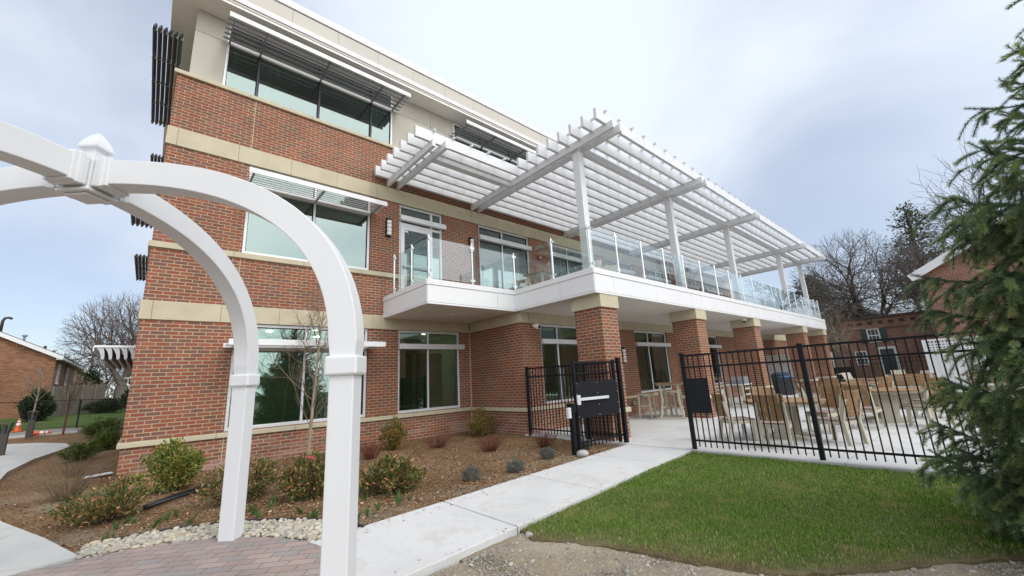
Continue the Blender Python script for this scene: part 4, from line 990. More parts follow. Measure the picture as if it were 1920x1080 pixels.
# far end fence of the patio with a closed gate
T = thing('metal_fence', 'black metal picket fence across the far end of the patio', 'fence', (30.6, -12, 0))
for k in range(5): fpost(T, (30.6, -6.2-k*2.2), 1.55)
for k in range(4): picket_run(T, (30.6, -6.2-k*2.2), (30.6, -8.4-k*2.2), .05, 1.5, 14, [(1.5, .018), (1.28, .016), (.16, .016)])
T = thing('metal_gate', 'far black gate plate with a silver push bar at the end of the patio', 'gate', (30.5, -5.8, 0))
for y in (-5.25, -6.1): MB().box(30.55, 30.61, y-.03, y+.03, .03, 1.55).build('gate_stile', 'black', T)
MB().box(30.53, 30.548, -6.15, -5.2, .35, 1.15).build('gate_plate', 'blackp', T); MB().box(30.46, 30.53, -6.0, -5.35, .74, .80).build('push_bar', 'alu', T)
# ------------------------------------------------------------------ vegetation helpers
def unit(a): return a/np.maximum(np.linalg.norm(a, axis=-1, keepdims=True), 1e-9)
def perp(d, r):
    q = r.normal(size=d.shape); q -= d*(q*d).sum(-1, keepdims=True); return unit(q)
def frusta(P0, P1, R0, R1, n):
    P0, P1 = np.asarray(P0, float), np.asarray(P1, float); R0 = np.asarray(R0, float)[:, None]; R1 = np.asarray(R1, float)[:, None]
    d = unit(P1-P0); ref = np.where(np.abs(d[:, 2:3]) > .9, np.array([[1., 0, 0]]), np.array([[0., 0, 1]])); a = unit(np.cross(d, ref)); b = np.cross(d, a)
    rings = []
    for P, Rr in ((P0, R0), (P1, R1)):
        for k in range(n):
            t_ = 2*math.pi*k/n; rings.append(P+(a*math.cos(t_)+b*math.sin(t_))*Rr)
    V = np.stack(rings, 1).reshape(-1, 3); i = np.arange(len(P0))[:, None]*2*n
    F = np.concatenate([np.concatenate([i+k, i+(k+1) % n, i+n+(k+1) % n, i+n+k], 1) for k in range(n)])
    return V, F
def leaves(P, D, Ln, Wd, r, fold=.25):
    """folded two-triangle leaves: base P, direction D"""
    D = unit(D); s = perp(D, r); u = np.cross(D, s); Ln = np.asarray(Ln)[:, None]; Wd = np.asarray(Wd)[:, None]
    b = P; t_ = P+D*Ln-u*Ln*.12; m_ = P+D*Ln*.5; l = m_+s*Wd*.5+u*Wd*fold; q = m_-s*Wd*.5+u*Wd*fold
    V = np.stack([b, l, t_, q], 1).reshape(-1, 3); i = np.arange(len(P))[:, None]*4
    return V, np.concatenate([np.concatenate([i, i+1, i+2], 1), np.concatenate([i, i+2, i+3], 1)])
class Tree:
    def __init__(s, seed): s.r = random.Random(seed); s.seg = []
    def grow(s, p, d, ln, r0, lvl, P):
        R_ = s.r; mx = P['levels']; ns = P.get('ns', [7, 6, 5, 4, 3, 3])[min(lvl, 5)]; pts = [Vector(p)]; d = Vector(d).normalized(); rad = [r0]
        r1 = r0*(P.get('taper', .45) if lvl < mx else .5)
        for k in range(ns):
            w = P['wob'][min(lvl, len(P['wob'])-1)]
            d = (d+Vector((R_.gauss(0, w), R_.gauss(0, w), R_.gauss(0, w)))+Vector((0, 0, P['up'][min(lvl, len(P['up'])-1)]))).normalized()
            pts.append(pts[-1]+d*ln/ns); rad.append(r0+(r1-r0)*(k+1)/ns)
        for k in range(ns): s.seg.append((pts[k], pts[k+1], rad[k], rad[k+1], lvl))
        if lvl >= mx: return
        nc = P['kids'][lvl]; st = P['start'][min(lvl, len(P['start'])-1)]
        for k in range(nc):
            f = st+(1-st)*(k+R_.random())/nc; j = min(int(f*ns), ns-1); q = pts[j].lerp(pts[j+1], f*ns-j)
            base = (pts[j+1]-pts[j]).normalized(); a = R_.random()*2*math.pi if lvl else (k*2.4+R_.random()*.9)
            side = base.orthogonal().normalized(); side.rotate(__import__('mathutils').Quaternion(base, a))
            ang = R(P['ang'][min(lvl, len(P['ang'])-1)]*(.7+.6*R_.random())); nd = base*math.cos(ang)+side*math.sin(ang)
            lr = P['len'][min(lvl, len(P['len'])-1)]; s.grow(q, nd, ln*lr*(1-.45*f*P.get('apical', .6))*(.75+.5*R_.random()), max(min(rad[j]*.75, r0*P['rad'][min(lvl, len(P['rad'])-1)]), P['rmin']), lvl+1, P)
    def build(s, root, split, mt='trunk', mb_='twig', names=('trunk', 'crown')):
        for nm, sel, m_ in ((names[0], lambda l: l <= split, mt), (names[1], lambda l: l > split, mb_)):
            VV, FF, off = [], [], 0
            for n, test in ((7, lambda q: q > .05), (5, lambda q: .012 < q <= .05), (3, lambda q: q <= .012)):
                g = [x for x in s.seg if sel(x[4]) and test(x[2])]
                if not g: continue
                V, F = frusta([tuple(x[0]) for x in g], [tuple(x[1]) for x in g], [x[2] for x in g], [x[3] for x in g], n); VV.append(V); FF.append(F+off); off += len(V)
            if VV: npobj(nm, np.concatenate(VV), np.concatenate(FF), m_, root, smooth=True)
def fan_tree(name, label, base, seed, fork, cen, rad, n, r0, group='bare trees beyond the buildings', mt='trunk', mb_='twig', zmin=None, twig=.009, wob=.05, split=.10):
    """leafless tree whose limbs divide again and again to reach tips spread through a crown volume"""
    r = np.random.default_rng(seed); base = np.array(base, float); cen = np.array(cen, float); rad = np.array(rad, float)
    d = unit(r.normal(size=(n*3, 3))); P = cen+d*rad*(r.random((n*3, 1))**.42); zmin = base[2]+fork if zmin is None else zmin
    P = P[P[:, 2] > zmin+.25*np.hypot(P[:, 0]-base[0], P[:, 1]-base[1])*r.random(len(P))][:n]; n = len(P); seg = []
    def link(p, q, ra, rb, w):
        ns = 3 if w > .3 else 2; prev = p
        for k in range(1, ns+1):
            x = p+(q-p)*k/ns
            if k < ns: x = x+r.normal(size=3)*wob*w
            seg.append((prev, x, ra+(rb-ra)*(k-1)/ns, ra+(rb-ra)*k/ns)); prev = x
    top = base+np.array([0, 0, fork]); link(base-np.array([0, 0, .3]), top, r0*1.25, r0*.95, .3)
    stack = [(top, P, r0*.8)]
    while stack:
        p, T_, ra = stack.pop(); m_ = len(T_)
        if m_ == 1: link(p, T_[0], ra, twig*.5, np.linalg.norm(T_[0]-p)*.5); continue
        v = T_-p; c = v-v.mean(0); _, _, vt = np.linalg.svd(c, full_matrices=False); ax = vt[0]+r.normal(size=3)*.25; pr = c@ax; pr = pr+r.normal(size=m_)*pr.std()*(.55 if m_ > n*.2 else .25); k = int(np.clip(m_*r.uniform(.25, .75), 1, m_-1)); o = np.argsort(pr)
        for idx in (o[:k], o[k:]):
            S_ = T_[idx]; cc = S_.mean(0); f = r.uniform(.16, .34) if len(S_) > 3 else .45; q = p+(cc-p)*f+r.normal(size=3)*wob*np.linalg.norm(cc-p)*.35
            rb = max(r0*.8*(len(S_)/n)**.47, twig); link(p, q, min(ra, rb*1.35), rb, np.linalg.norm(q-p)*.6); stack.append((q, S_, rb))
    t_ = thing(name, label, 'tree', tuple(base), group)
    for nm, sel, m_ in (('trunk', lambda q: q > r0*split, mt), ('crown', lambda q: q <= r0*split, mb_)):
        VV, FF, off = [], [], 0
        for nn, test in ((7, lambda q: q > .05), (4, lambda q: .015 < q <= .05), (3, lambda q: q <= .015)):
            g = [x for x in seg if sel(x[2]) and test(x[2])]
            if not g: continue
            V, F = frusta([x[0] for x in g], [x[1] for x in g], [x[2] for x in g], [x[3] for x in g], nn); VV.append(V); FF.append(F+off); off += len(V)
        if VV: npobj(nm, np.concatenate(VV), np.concatenate(FF), m_, t_, smooth=True)
    return t_
def bare_tree(name, label, base, seed, h, r0, P, group='bare trees beyond the buildings', cat='tree', split=1, mt='trunk', mb_='twig', lean=(0, 0)):
    t_ = thing(name, label, cat, base, group); T_ = Tree(seed); T_.grow(base, (lean[0], lean[1], 1), h, r0, 0, P); T_.build(t_, split, mt, mb_); return t_
ELM = dict(levels=5, kids=[11, 8, 6, 5, 4], start=[.45, .3, .2, .2, .2], ang=[30, 26, 32, 36, 40], len=[1.55, .52, .5, .45, .5], rad=[.34, .45, .45, .5, .5], wob=[.04, .10, .14, .17, .2], up=[0, .035, .03, .02, .0], rmin=.011, apical=.35)
DOME = dict(levels=5, kids=[12, 8, 6, 5, 4], start=[.35, .3, .2, .2, .2], ang=[52, 30, 34, 38, 42], len=[1.75, .52, .48, .45, .5], rad=[.36, .45, .45, .5, .5], wob=[.05, .08, .12, .15, .2], up=[0, .05, .04, .02, .0], rmin=.011, apical=.35)
SLIM = dict(levels=4, kids=[12, 6, 5, 4], start=[.35, .2, .2, .2], ang=[40, 36, 40, 42], len=[.55, .5, .5, .5], rad=[.32, .45, .5, .5], wob=[.03, .1, .14, .18], up=[0, .06, .04, .02], rmin=.012, apical=.7)
THIN = dict(levels=3, kids=[22, 6, 5], start=[.16, .2, .2], ang=[42, 40, 42], len=[.42, .42, .45], rad=[.27, .45, .5], wob=[.015, .09, .14], up=[0, .13, .06], rmin=.0035, apical=.75)
MT['pineleaf'] = island('pine_foliage', [(0, (.030, .050, .032)), (.5, (.050, .080, .045)), (1, (.085, .115, .058))], .7)
MT['pineleaf2'] = island('cedar_foliage', [(0, (.050, .060, .028)), (.5, (.085, .095, .042)), (1, (.14, .135, .065))], .7)
def evergreen(name, label, base, seed, h, rad, crown0, n, m_='pineleaf', leaf=.22, group='evergreen trees beyond the buildings', layers=26):
    r = np.random.default_rng(seed); t_ = thing(name, label, 'tree', base, group); b = np.array(base); Rr = random.Random(seed)
    MB().tube([(b[0], b[1], b[2]-.2), (b[0]+.1, b[1], b[2]+h*.5), (b[0], b[1]+.1, b[2]+h*.97)], [.025*h, .016*h, .004*h], 7).build('trunk', 'trunk', t_, smooth=True)
    sg, PP, DD = [], [], []
    for k in range(layers*5):
        f = (k/(layers*5))**.9; z = b[2]+h*(crown0+(1-crown0)*f); a = Rr.random()*6.283; L_ = rad*(1-f)**.75*(.45+.75*Rr.random())+.25
        d = np.array([math.cos(a), math.sin(a), -.05+.35*f+.2*Rr.random()]); p0 = np.array([b[0], b[1], z]); p1 = p0+d*L_; sg.append((p0, p1, .012*h*(1-f)*.4+.01, .006))
        m2 = max(int(n/(layers*5)*(L_/rad)*1.6), 4); u_ = r.random(m2)**.6; c = p0+np.outer(u_, p1-p0)+r.normal(size=(m2, 3))*np.array([.09, .09, .05])*rad*(.5+u_[:, None]*.6); PP.append(c); DD.append(unit(d)[None]*.8+r.normal(size=(m2, 3))*.7)
    V, F = frusta([s_[0] for s_ in sg], [s_[1] for s_ in sg], [s_[2] for s_ in sg], [s_[3] for s_ in sg], 4); npobj('limb', V, F, 'trunk', t_)
    P_ = np.concatenate(PP); D_ = np.concatenate(DD); k = len(P_)
    V, F = leaves(P_, D_, leaf*(.6+.8*r.random(k)), leaf*.38*(.6+.8*r.random(k)), r, .1); npobj('crown', V, F, m_, t_); return t_

# ------------------------------------------------------------------ foreground spruce
MT['needle'] = island('spruce_needles', [(.05, (.085, .140, .080)), (.4, (.155, .235, .120)), (.7, (.31, .40, .175)), (1, (.54, .60, .26))], .5, .4, trans=.25)
t = MT['needle'].node_tree; at_ = N(t, 'ShaderNodeAttribute', attribute_name='shoot_age'); rp = [n_ for n_ in t.nodes if n_.type == 'VALTORGB'][0]
for l_ in list(rp.inputs[0].links): t.links.remove(l_)
gi = N(t, 'ShaderNodeNewGeometry'); L(t, math_(t, 'ADD', math_(t, 'MULTIPLY', at_.outputs['Fac'], .8), math_(t, 'MULTIPLY', gi.outputs['Random Per Island'], .2)), rp.inputs[0])
MT['sprucebark'] = plain('spruce_bark', (.075, .050, .035), .95, .3, 12, bumpd=.006)
SB = np.array([5.88, -12.26, -.08]); t_ = thing('spruce_tree', 'dense dark green spruce filling the right edge in the foreground', 'tree', tuple(SB))
MB().tube([(SB[0], SB[1], -.15), (SB[0]+.02, SB[1], 2.5), (SB[0], SB[1], 4), (SB[0], SB[1], 4.95)], [.12, .075, .03, .008], 10).build('trunk', 'sprucebark', t_, smooth=True)
rr = random.Random(11); seg = []       # (p0,p1,r,needled)
def shoot(p, d, ln, r0, sag, ns=5, needled=True, curve_up=0.0):
    age = rr.random(); p = Vector(p); d = Vector(d).normalized(); pts = [p]
    for k in range(ns):
        d = (d+Vector((rr.gauss(0, .05), rr.gauss(0, .05), rr.gauss(0, .04)-sag/ns+curve_up*(k/ns)**2)) ).normalized(); q = pts[-1]+d*ln/ns
        seg.append((pts[-1], q, r0*(1-.7*k/ns), needled, .55*age+.45*k/max(ns-1, 1))); pts.append(q)
    return pts
z = .10; tier = 0
camd = math.atan2(-11-SB[1], .28-SB[0])
while z < 4.72:
    nb = 13 if z < 4.0 else 9
    for k in range(nb):
        a = tier*1.13+k*2*math.pi/nb+rr.uniform(-.25, .25)
        facing = math.cos(a-camd)
        L_ = max(1.8*(1-(z/4.85)**1.5), .10)*(rr.uniform(.66, 1.02) if rr.random() > .10 or z < 1.8 else 1.12)
        rise = -.16+.095*z+rr.uniform(-.06, .10)
        zz = z+rr.uniform(-.10, .10); d = Vector((math.cos(a), math.sin(a), rise))
        main = shoot((SB[0]+d.x*.05, SB[1]+d.y*.05, zz), d, L_, .016*L_/1.5+.003, .16 if z < 3.5 else .0, 9, False, .30)
        dense = 1.0 if facing > -.2 else .45
        n2 = int(L_*(14 if z < 2.8 else 9)*dense)
        for j in range(n2):
            f = .18+.82*(j+.5)/max(n2, 1); i_ = min(int(f*9), 8); q = main[i_].lerp(main[i_+1], f*9-i_); bd = (main[i_+1]-main[i_]).normalized(); sd_ = bd.cross(Vector((0, 0, 1))).normalized()*(1 if j % 2 else -1)
            ll = L_*(.34*(1-f)+.12)*rr.uniform(.7, 1.25)+.10
            nd = bd*.75+sd_*rr.uniform(.55, .95)+Vector((0, 0, rr.uniform(-.35, .10)))
            sp = shoot(q, nd, ll, .0045, rr.uniform(.35, .95), 5)
            if ll > .13:
                for u in range(int(ll*9*dense)):
                    g = .2+.75*rr.random(); i2 = min(int(g*5), 4); q2 = sp[i2].lerp(sp[i2+1], g*5-i2); b2 = (sp[i2+1]-sp[i2]).normalized(); s2 = b2.cross(Vector((0, 0, 1))).normalized()*(1 if u % 2 else -1)
                    shoot(q2, b2*.8+s2*rr.uniform(.3, .8)+Vector((0, 0, rr.uniform(-.55, -.05))), rr.uniform(.10, .24), .0035, .75, 4)
        shoot(main[-1], main[-1]-main[-2], .10, .004, -.1, 3)
        for j in range(4, 9): seg.append((main[j], main[j+1], .006, True, .3))
    z += .165+.010*z; tier += 1
P0 = np.array([tuple(s_[0]) for s_ in seg]); P1 = np.array([tuple(s_[1]) for s_ in seg]); RR = np.array([s_[2] for s_ in seg]); ND = np.array([s_[3] for s_ in seg]); AG = np.array([s_[4] for s_ in seg])
V, F = frusta(P0, P1, RR, RR*.85, 4); npobj('branches', V, F, 'sprucebark', t_)
P0n, P1n = P0[ND], P1[ND]; ln = np.linalg.norm(P1n-P0n, axis=1); cnt = np.maximum((ln*1150).astype(int), 3); idx = np.repeat(np.arange(len(ln)), cnt); k = len(idx)
f = rng.random(k)[:, None]; base = P0n[idx]*(1-f)+P1n[idx]*f; d = unit(P1n[idx]-P0n[idx]); s = perp(d, rng); s[:, 2] = np.where(s[:, 2] < -.3, s[:, 2]*.4, s[:, 2]); s = unit(s)
nl = .027+.011*rng.random(k)[:, None]; tip = base+(d*.55+s*.85)*nl; wv = np.cross(d, s)*.0019
V = np.stack([base+wv, base-wv, tip-wv*.35, tip+wv*.35], 1).reshape(-1, 3); F = np.arange(k)[:, None]*4+np.arange(4)[None]
# clumps of younger, paler shoots sit toward branch tips: colour by island
o = npobj('needles', V, F, 'needle', t_); at_ = o.data.attributes.new('shoot_age', 'FLOAT', 'FACE'); at_.data.foreach_set('value', AG[ND][idx].astype(np.float32))
print('needles', k)

# ------------------------------------------------------------------ lawn blades
MT['blade_grass'] = island('grass_blades', [(0, (.045, .115, .013)), (.35, (.115, .265, .022)), (.76, (.20, .36, .045)), (.90, (.42, .40, .14)), (1, (.60, .52, .28))], .6, .25, trans=.3, posvar=(2.4, (1, 1, 1), .55, .80, (.40, .36, .13)))
A = np.array(LAWN); n = 430000; X = rng.uniform(A[:, 0].min(), A[:, 0].max(), n); Y = rng.uniform(A[:, 1].min(), A[:, 1].max(), n)
dc = np.hypot(X-.28, Y+11); keep = inside(LAWN, X, Y) & (rng.random(n) < np.clip(4.6/dc, .25, 1)**1.5) & ~((X > 6.6) & (Y < -11.5)); X, Y = X[keep], Y[keep]; k = len(X); print('blades', k)
def seg_dist(X, Y, pts):
    r = np.full(X.shape, 1e9)
    for (a, b_), (c_, e) in zip(pts[:-1], pts[1:]):
        dx, dy = c_-a, e-b_; t_ = np.clip(((X-a)*dx+(Y-b_)*dy)/(dx*dx+dy*dy), 0, 1); r = np.minimum(r, np.hypot(X-a-t_*dx, Y-b_-t_*dy))
    return r
ed = seg_dist(X, Y, LAWN[7:]+[LAWN[0]]); dry = ed < .55*rng.random(k)**2.0+.03
def blades(X, Y, Z, hh, ww, r):
    k = len(X); P = np.stack([X, Y, Z], 1); a = r.uniform(0, 6.283, k); lean = r.random(k)**1.3*.9; D = np.stack([np.cos(a)*lean, np.sin(a)*lean, np.ones(k)], 1); D = unit(D)
    s = np.stack([-np.sin(a+r.normal(size=k)*.6), np.cos(a), np.zeros(k)], 1); H = hh[:, None]; W_ = ww[:, None]*.5
    mid = P+D*H*.55; tip = P+D*H+np.stack([np.cos(a), np.sin(a), -np.ones(k)*.3], 1)*H*.3*lean[:, None]
    V = np.stack([P-s*W_, P+s*W_, mid+s*W_*.8, mid-s*W_*.8, tip], 1).reshape(-1, 3); i = np.arange(k)[:, None]*5
    return V, np.concatenate([i+np.array([[0, 1, 2]]), i+np.array([[0, 2, 3]]), i+np.array([[3, 2, 4]])])
clump = .75+.35*fbm(X, Y, 1.3)*.5+.2*rng.random(k)
H = (.018+.024*rng.random(k))*np.clip(clump, .5, 1.3)
Zl = -.038+.010*fbm(X, Y, 1.1)
for nm, sel, m_, lab in (('lawn_grass', ~dry, 'blade_grass', 'short green spring lawn grass inside the walk and fence'), ('dry_grass', dry, None, 'straw coloured dry grass along the cut sod edge')):
    if m_ is None: MT['drygrass'] = island('dry_grass', [(0, (.20, .15, .065)), (.6, (.30, .235, .12)), (.85, (.10, .12, .03)), (1, (.38, .31, .18))], .8, .2, trans=.2); m_ = 'drygrass'
    V, F = blades(X[sel], Y[sel], Zl[sel]-(.0 if m_ == 'blade_grass' else .02), H[sel], np.full(sel.sum(), .0042)*np.clip(dc[keep][sel]/4.5, 1, 1.8), rng)
    o = npobj(nm, V, F, m_, loc=(5.8, -9, -.05)); o['kind'] = 'stuff'; tag(o, lab, 'grass')
# ------------------------------------------------------------------ loose stuff on the ground
bm = bmesh.new(); bmesh.ops.create_icosphere(bm, subdivisions=1, radius=1); IV = np.array([v_.co[:] for v_ in bm.verts]); IF = np.array([[v_.index for v_ in f_.verts] for f_ in bm.faces]); bm.free()
bm = bmesh.new(); bmesh.ops.create_icosphere(bm, subdivisions=2, radius=1); IV2 = np.array([v_.co[:] for v_ in bm.verts]); IF2 = np.array([[v_.index for v_ in f_.verts] for f_ in bm.faces]); bm.free()
def stones(P, sz, r, flat=.6, hi=False):
    Vb, Fb = (IV2, IF2) if hi else (IV, IF); k = len(P); sc = sz[:, None]*np.stack([.7+.6*r.random(k), .7+.6*r.random(k), flat*(.7+.6*r.random(k))], 1)
    jit = 1+.16*r.normal(size=(k, len(Vb), 1)) if not hi else 1+.07*r.normal(size=(k, len(Vb), 1)); v_ = Vb[None]*jit*sc[:, None, :]
    a = r.uniform(0, 6.283, k); ca, sa = np.cos(a)[:, None], np.sin(a)[:, None]; b = r.normal(size=k)*.3; cb_, sb = np.cos(b)[:, None], np.sin(b)[:, None]
    x, y, z_ = v_[..., 0], v_[..., 1], v_[..., 2]; x, z_ = x*cb_-z_*sb, x*sb+z_*cb_; x, y = x*ca-y*sa, x*sa+y*ca
    V = np.stack([x, y, z_], -1)+P[:, None, :]; return V.reshape(-1, 3), (Fb[None]+np.arange(k)[:, None, None]*len(Vb)).reshape(-1, 3)
MT['pebble'] = island('river_pebble', [(0, (.30, .285, .25)), (.2, (.47, .43, .33)), (.4, (.38, .36, .32)), (.55, (.52, .45, .32)), (.7, (.24, .235, .225)), (.85, (.56, .53, .45)), (1, (.40, .30, .20))], .75, .35)
MT['gravel'] = island('gravel_stone', [(0, (.18, .165, .14)), (.3, (.27, .24, .195)), (.55, (.33, .285, .22)), (.75, (.24, .23, .215)), (.92, (.46, .43, .39)), (1, (.36, .27, .18))], .85, .3)
n = 4200; a = rng.uniform(R(-4), R(86), n); r_ = rng.uniform(1.96, 2.42, n); P = np.stack([AC[0]+r_*np.cos(a), AC[1]+r_*np.sin(a), rng.uniform(-.03, .025, n)], 1); ok = ~((P[:, 0] > 1.15) & (P[:, 1] < -6.30)) & ~inside([(-.05, -4.7), (-.95, -2.1), (-2.75, -2.3), (-2.3, -5.4)], P[:, 0]-.03, P[:, 1]); P = P[ok]
V, F = stones(P, .015+.021*rng.random(len(P))**1.7, rng, .62, True); o = npobj('river_pebbles', V, F, 'pebble', smooth=True, loc=(1.2, -5.3, -.03)); o['kind'] = 'stuff'; tag(o, 'rounded cream and grey river pebbles curving round the paved circle', 'pebbles')
n = 60000; X = rng.uniform(1.5, 5.6, n); Y = rng.uniform(-11.2, -7.5, n)
yr = -7.66+(X-1.97)*.0875
ok = (Y < yr-.06) & ~inside(LAWN, X, Y) & (np.hypot(X-AC[0], Y-AC[1]) > 2.0); X, Y = X[ok], Y[ok]; sz = .0035+.009*rng.random(len(X))**2.4+.022*(rng.random(len(X)) > .982)*rng.random(len(X))
P = np.stack([X, Y, -.065+sz*.2], 1); V, F = stones(P, sz, rng, .6); o = npobj('loose_gravel', V, F, 'gravel', loc=(3.3, -9, -.12)); o['kind'] = 'stuff'; tag(o, 'loose grey gravel scattered over bare soil in the foreground', 'gravel')
# soil apron beside the lawn, a little uneven
sheet('soil_apron', .9, 8.4, -14, -7.0, .1, lambda X, Y: -.064+.010*fbm(X, Y, 1.6)+.006*fbm(X, Y, 5), 'soil', lambda x, y: y < -7.7+(x-1.97)*.0875)
MT['chip'] = island('mulch_chip', [(0, (.085, .048, .026)), (.4, (.17, .095, .05)), (.7, (.25, .155, .085)), (.88, (.38, .27, .165)), (1, (.52, .42, .29))], .95, .15)
n = 90000; X = rng.uniform(-3.2, 8.2, n); Y = rng.uniform(-6.6, 4, n); dc = np.hypot(X-.28, Y+11)
yl = -6.25+(X-1.97)*.084+.06
ok = (Y > np.where(X > 1.6, yl, -9)) & ((Y < -.02) | (X < 0)) & (np.hypot(X-AC[0], Y-AC[1]) > 2.48) & (rng.random(n) < np.clip(6.5/dc, 0, 1)**2) & ~((X > 8.05) & (Y > -2.6))
pxb = np.interp(Y, [q[1] for q in pe], [q[0] for q in pe]); ok &= X > pxb+.05
ok &= (rng.random(n) < np.where((X < .9) & (Y < 1), .28+.5*(fbm(X, Y, .9) > .1), 1))
X, Y = X[ok], Y[ok]; k = len(X); print('chips', k)
L_ = .012+.028*rng.random(k)**1.5; W_ = .004+.006*rng.random(k); a = rng.uniform(0, 6.283, k); d = np.stack([np.cos(a), np.sin(a), rng.normal(size=k)*.35], 1); d = unit(d); s = np.stack([-np.sin(a), np.cos(a), rng.normal(size=k)*.3], 1)
P = np.stack([X, Y, zmulch(X, Y)+.008+.006*rng.random(k)], 1); up_ = np.array([[0, 0, .003]])
V = np.stack([P-d*L_[:, None]/2-s*W_[:, None], P+d*L_[:, None]/2-s*W_[:, None], P+d*L_[:, None]/2+s*W_[:, None], P-d*L_[:, None]/2+s*W_[:, None]], 1).reshape(-1, 3)
o = npobj('mulch_chips', V, np.arange(k)[:, None]*4+np.arange(4)[None], 'chip', loc=(3, -3, 0)); o['kind'] = 'stuff'; tag(o, 'loose brown bark mulch chips over the planting bed', 'mulch')
n = 420; X = rng.uniform(1.9, 8.0, n); e_ = rng.random(n)**2.2*.32; side = rng.random(n) < .8; Y = np.where(side, -6.255+(X-1.97)*.0835-e_, -7.68+(X-1.97)*.0905+e_*.5); k = n
L_ = .007+.018*rng.random(k)**1.5; W_ = .003+.004*rng.random(k); a = rng.uniform(0, 6.283, k); d = unit(np.stack([np.cos(a), np.sin(a), np.zeros(k)], 1)); s = np.stack([-np.sin(a), np.cos(a), np.zeros(k)], 1); P = np.stack([X, Y, np.full(k, .0045)], 1)
V = np.stack([P-d*L_[:, None]/2-s*W_[:, None], P+d*L_[:, None]/2-s*W_[:, None], P+d*L_[:, None]/2+s*W_[:, None], P-d*L_[:, None]/2+s*W_[:, None]], 1).reshape(-1, 3)
o = npobj('litter', V, np.arange(k)[:, None]*4+np.arange(4)[None], 'chip', loc=(5, -6.4, 0)); o['kind'] = 'stuff'; tag(o, 'stray bark crumbs and grass clippings scattered along the edges of the walk', 'litter')
mb = MB(); pts = [(AC[0]+2.46*math.cos(q), AC[1]+2.46*math.sin(q), .012) for q in np.linspace(R(14), R(84), 40)]; mb.tube(pts, .014, 6); o = mb.build('garden_edging', 'edging', smooth=True); tag(o, 'thin black edging strip curving between pebbles and mulch', 'edging')
def rock(x, y, z, s_, lb, m_='pebble'):
    r = np.random.default_rng(int(x*1000)); V, F = stones(np.array([[x, y, z]]), np.array([s_]), r, .75, True); o = npobj('rock', V, F, plain('rock_grey', (.40, .385, .36), .85, .2, 6, bumpd=.006), smooth=True, loc=(x, y, z-s_*.4)); tag(o, lb, 'rock')
rock(6.55, -5.74, .03, .105, 'pale rounded rock at the foot of the open gate'); rock(3.27, -7.72, -.06, .055, 'fist sized grey stone at the corner of lawn and walk'); rock(2.55, -9.05, -.09, .04, 'small tan stone on bare soil near the bottom edge of the view'); rock(4.12, -10.0, -.09, .035, 'flat grey stone against the cut edge of the sod')
# ------------------------------------------------------------------ planting bed
G = {}
LEAF = dict(
 pieris=[(0, (0.076, 0.128, 0.024)), (.45, (0.162, 0.212, 0.037)), (.75, (0.289, 0.289, 0.060)), (1, (0.425, 0.289, 0.076))],
 reddish=[(0, (0.054, 0.085, 0.026)), (.35, (0.100, 0.140, 0.036)), (.6, (0.180, 0.188, 0.050)), (.8, (0.342, 0.160, 0.075)), (1, (0.540, 0.300, 0.132))],
 dark=[(0, (0.046, 0.077, 0.014)), (.5, (0.084, 0.130, 0.026)), (1, (0.176, 0.223, 0.048))],
 orangey=[(0, (0.075, 0.120, 0.022)), (.4, (0.150, 0.173, 0.038)), (.7, (0.300, 0.195, 0.053)), (1, (0.450, 0.225, 0.075))],
 blue=[(0, (.085, .105, .090)), (.5, (.14, .17, .15)), (1, (.22, .25, .22))],
 deep=[(0, (.016, .030, .012)), (.5, (.030, .052, .018)), (1, (.06, .085, .028))],
 tulip=[(0, (.05, .11, .03)), (1, (.11, .20, .06))], straw=[(0, (.13, .09, .055)), (.6, (.22, .165, .10)), (1, (.30, .24, .16))])
for q in LEAF: MT['leaf_'+q] = island('leaf_'+q, LEAF[q], .5, .4, trans=.15)
def shrub(name, label, x, y, w, d_, h, n, kind, seed, ll=(.035, .07), stems=22, group=None, lw=.38, upright=.6, z=None, cat='shrub', stemm='twig', shell=.5):
    r = np.random.default_rng(seed); z0 = float(zmulch(np.array(x), np.array(y))) if z is None else z; t_ = thing(name, label, cat, (x, y, z0), group)
    tips = []; sg = []
    for k in range(stems):
        a = r.uniform(0, 6.283); f = r.random()**.5; tx = x+math.cos(a)*w*.5*f*.95; ty = y+math.sin(a)*d_*.5*f*.95; tz = z0+h*(1-.55*f*f)*r.uniform(.72, 1.06)
        p0 = np.array([x+math.cos(a)*.12*w*f, y+math.sin(a)*.12*d_*f, z0-.02]); p1 = np.array([tx, ty, tz]); pm = (p0+p1)/2+np.array([math.cos(a)*.08*w*f, math.sin(a)*.08*d_*f, .06*h]); sg += [(p0, pm, .007, .005), (pm, p1, .005, .0025)]; tips.append((p0, pm, p1))
    V, F = frusta([s_[0] for s_ in sg], [s_[1] for s_ in sg], [s_[2] for s_ in sg], [s_[3] for s_ in sg], 4); npobj('stem', V, F, stemm, t_)
    ti = r.integers(0, stems, n); f = 1-r.random(n)**1.0*(1-.12) if shell < .5 else 1-(r.random(n)**1.5)*.85; T_ = np.array(tips)[ti]; P = np.where((f < .5)[:, None], T_[:, 0]+(T_[:, 1]-T_[:, 0])*(f*2)[:, None], T_[:, 1]+(T_[:, 2]-T_[:, 1])*((f-.5)*2)[:, None])
    P = P+r.normal(size=(n, 3))*np.array([w*.045, d_*.045, h*.04]); out = P-np.array([x, y, z0+h*.25]); D = unit(out)*.7+r.normal(size=(n, 3))*.55; D[:, 2] += upright*.5; P[:, 2] = np.maximum(P[:, 2], z0+.01)
    Ls = r.uniform(*ll, n); V, F = leaves(P, D, Ls, Ls*lw, r); npobj('foliage', V, F, 'leaf_'+kind, t_); return t_
shrub('pieris_shrub', 'yellow green shrub against the brick corner, left of the arbor', .72, -1.55, .95, .8, .80, 3600, 'pieris', 1, (.04, .085), 26)
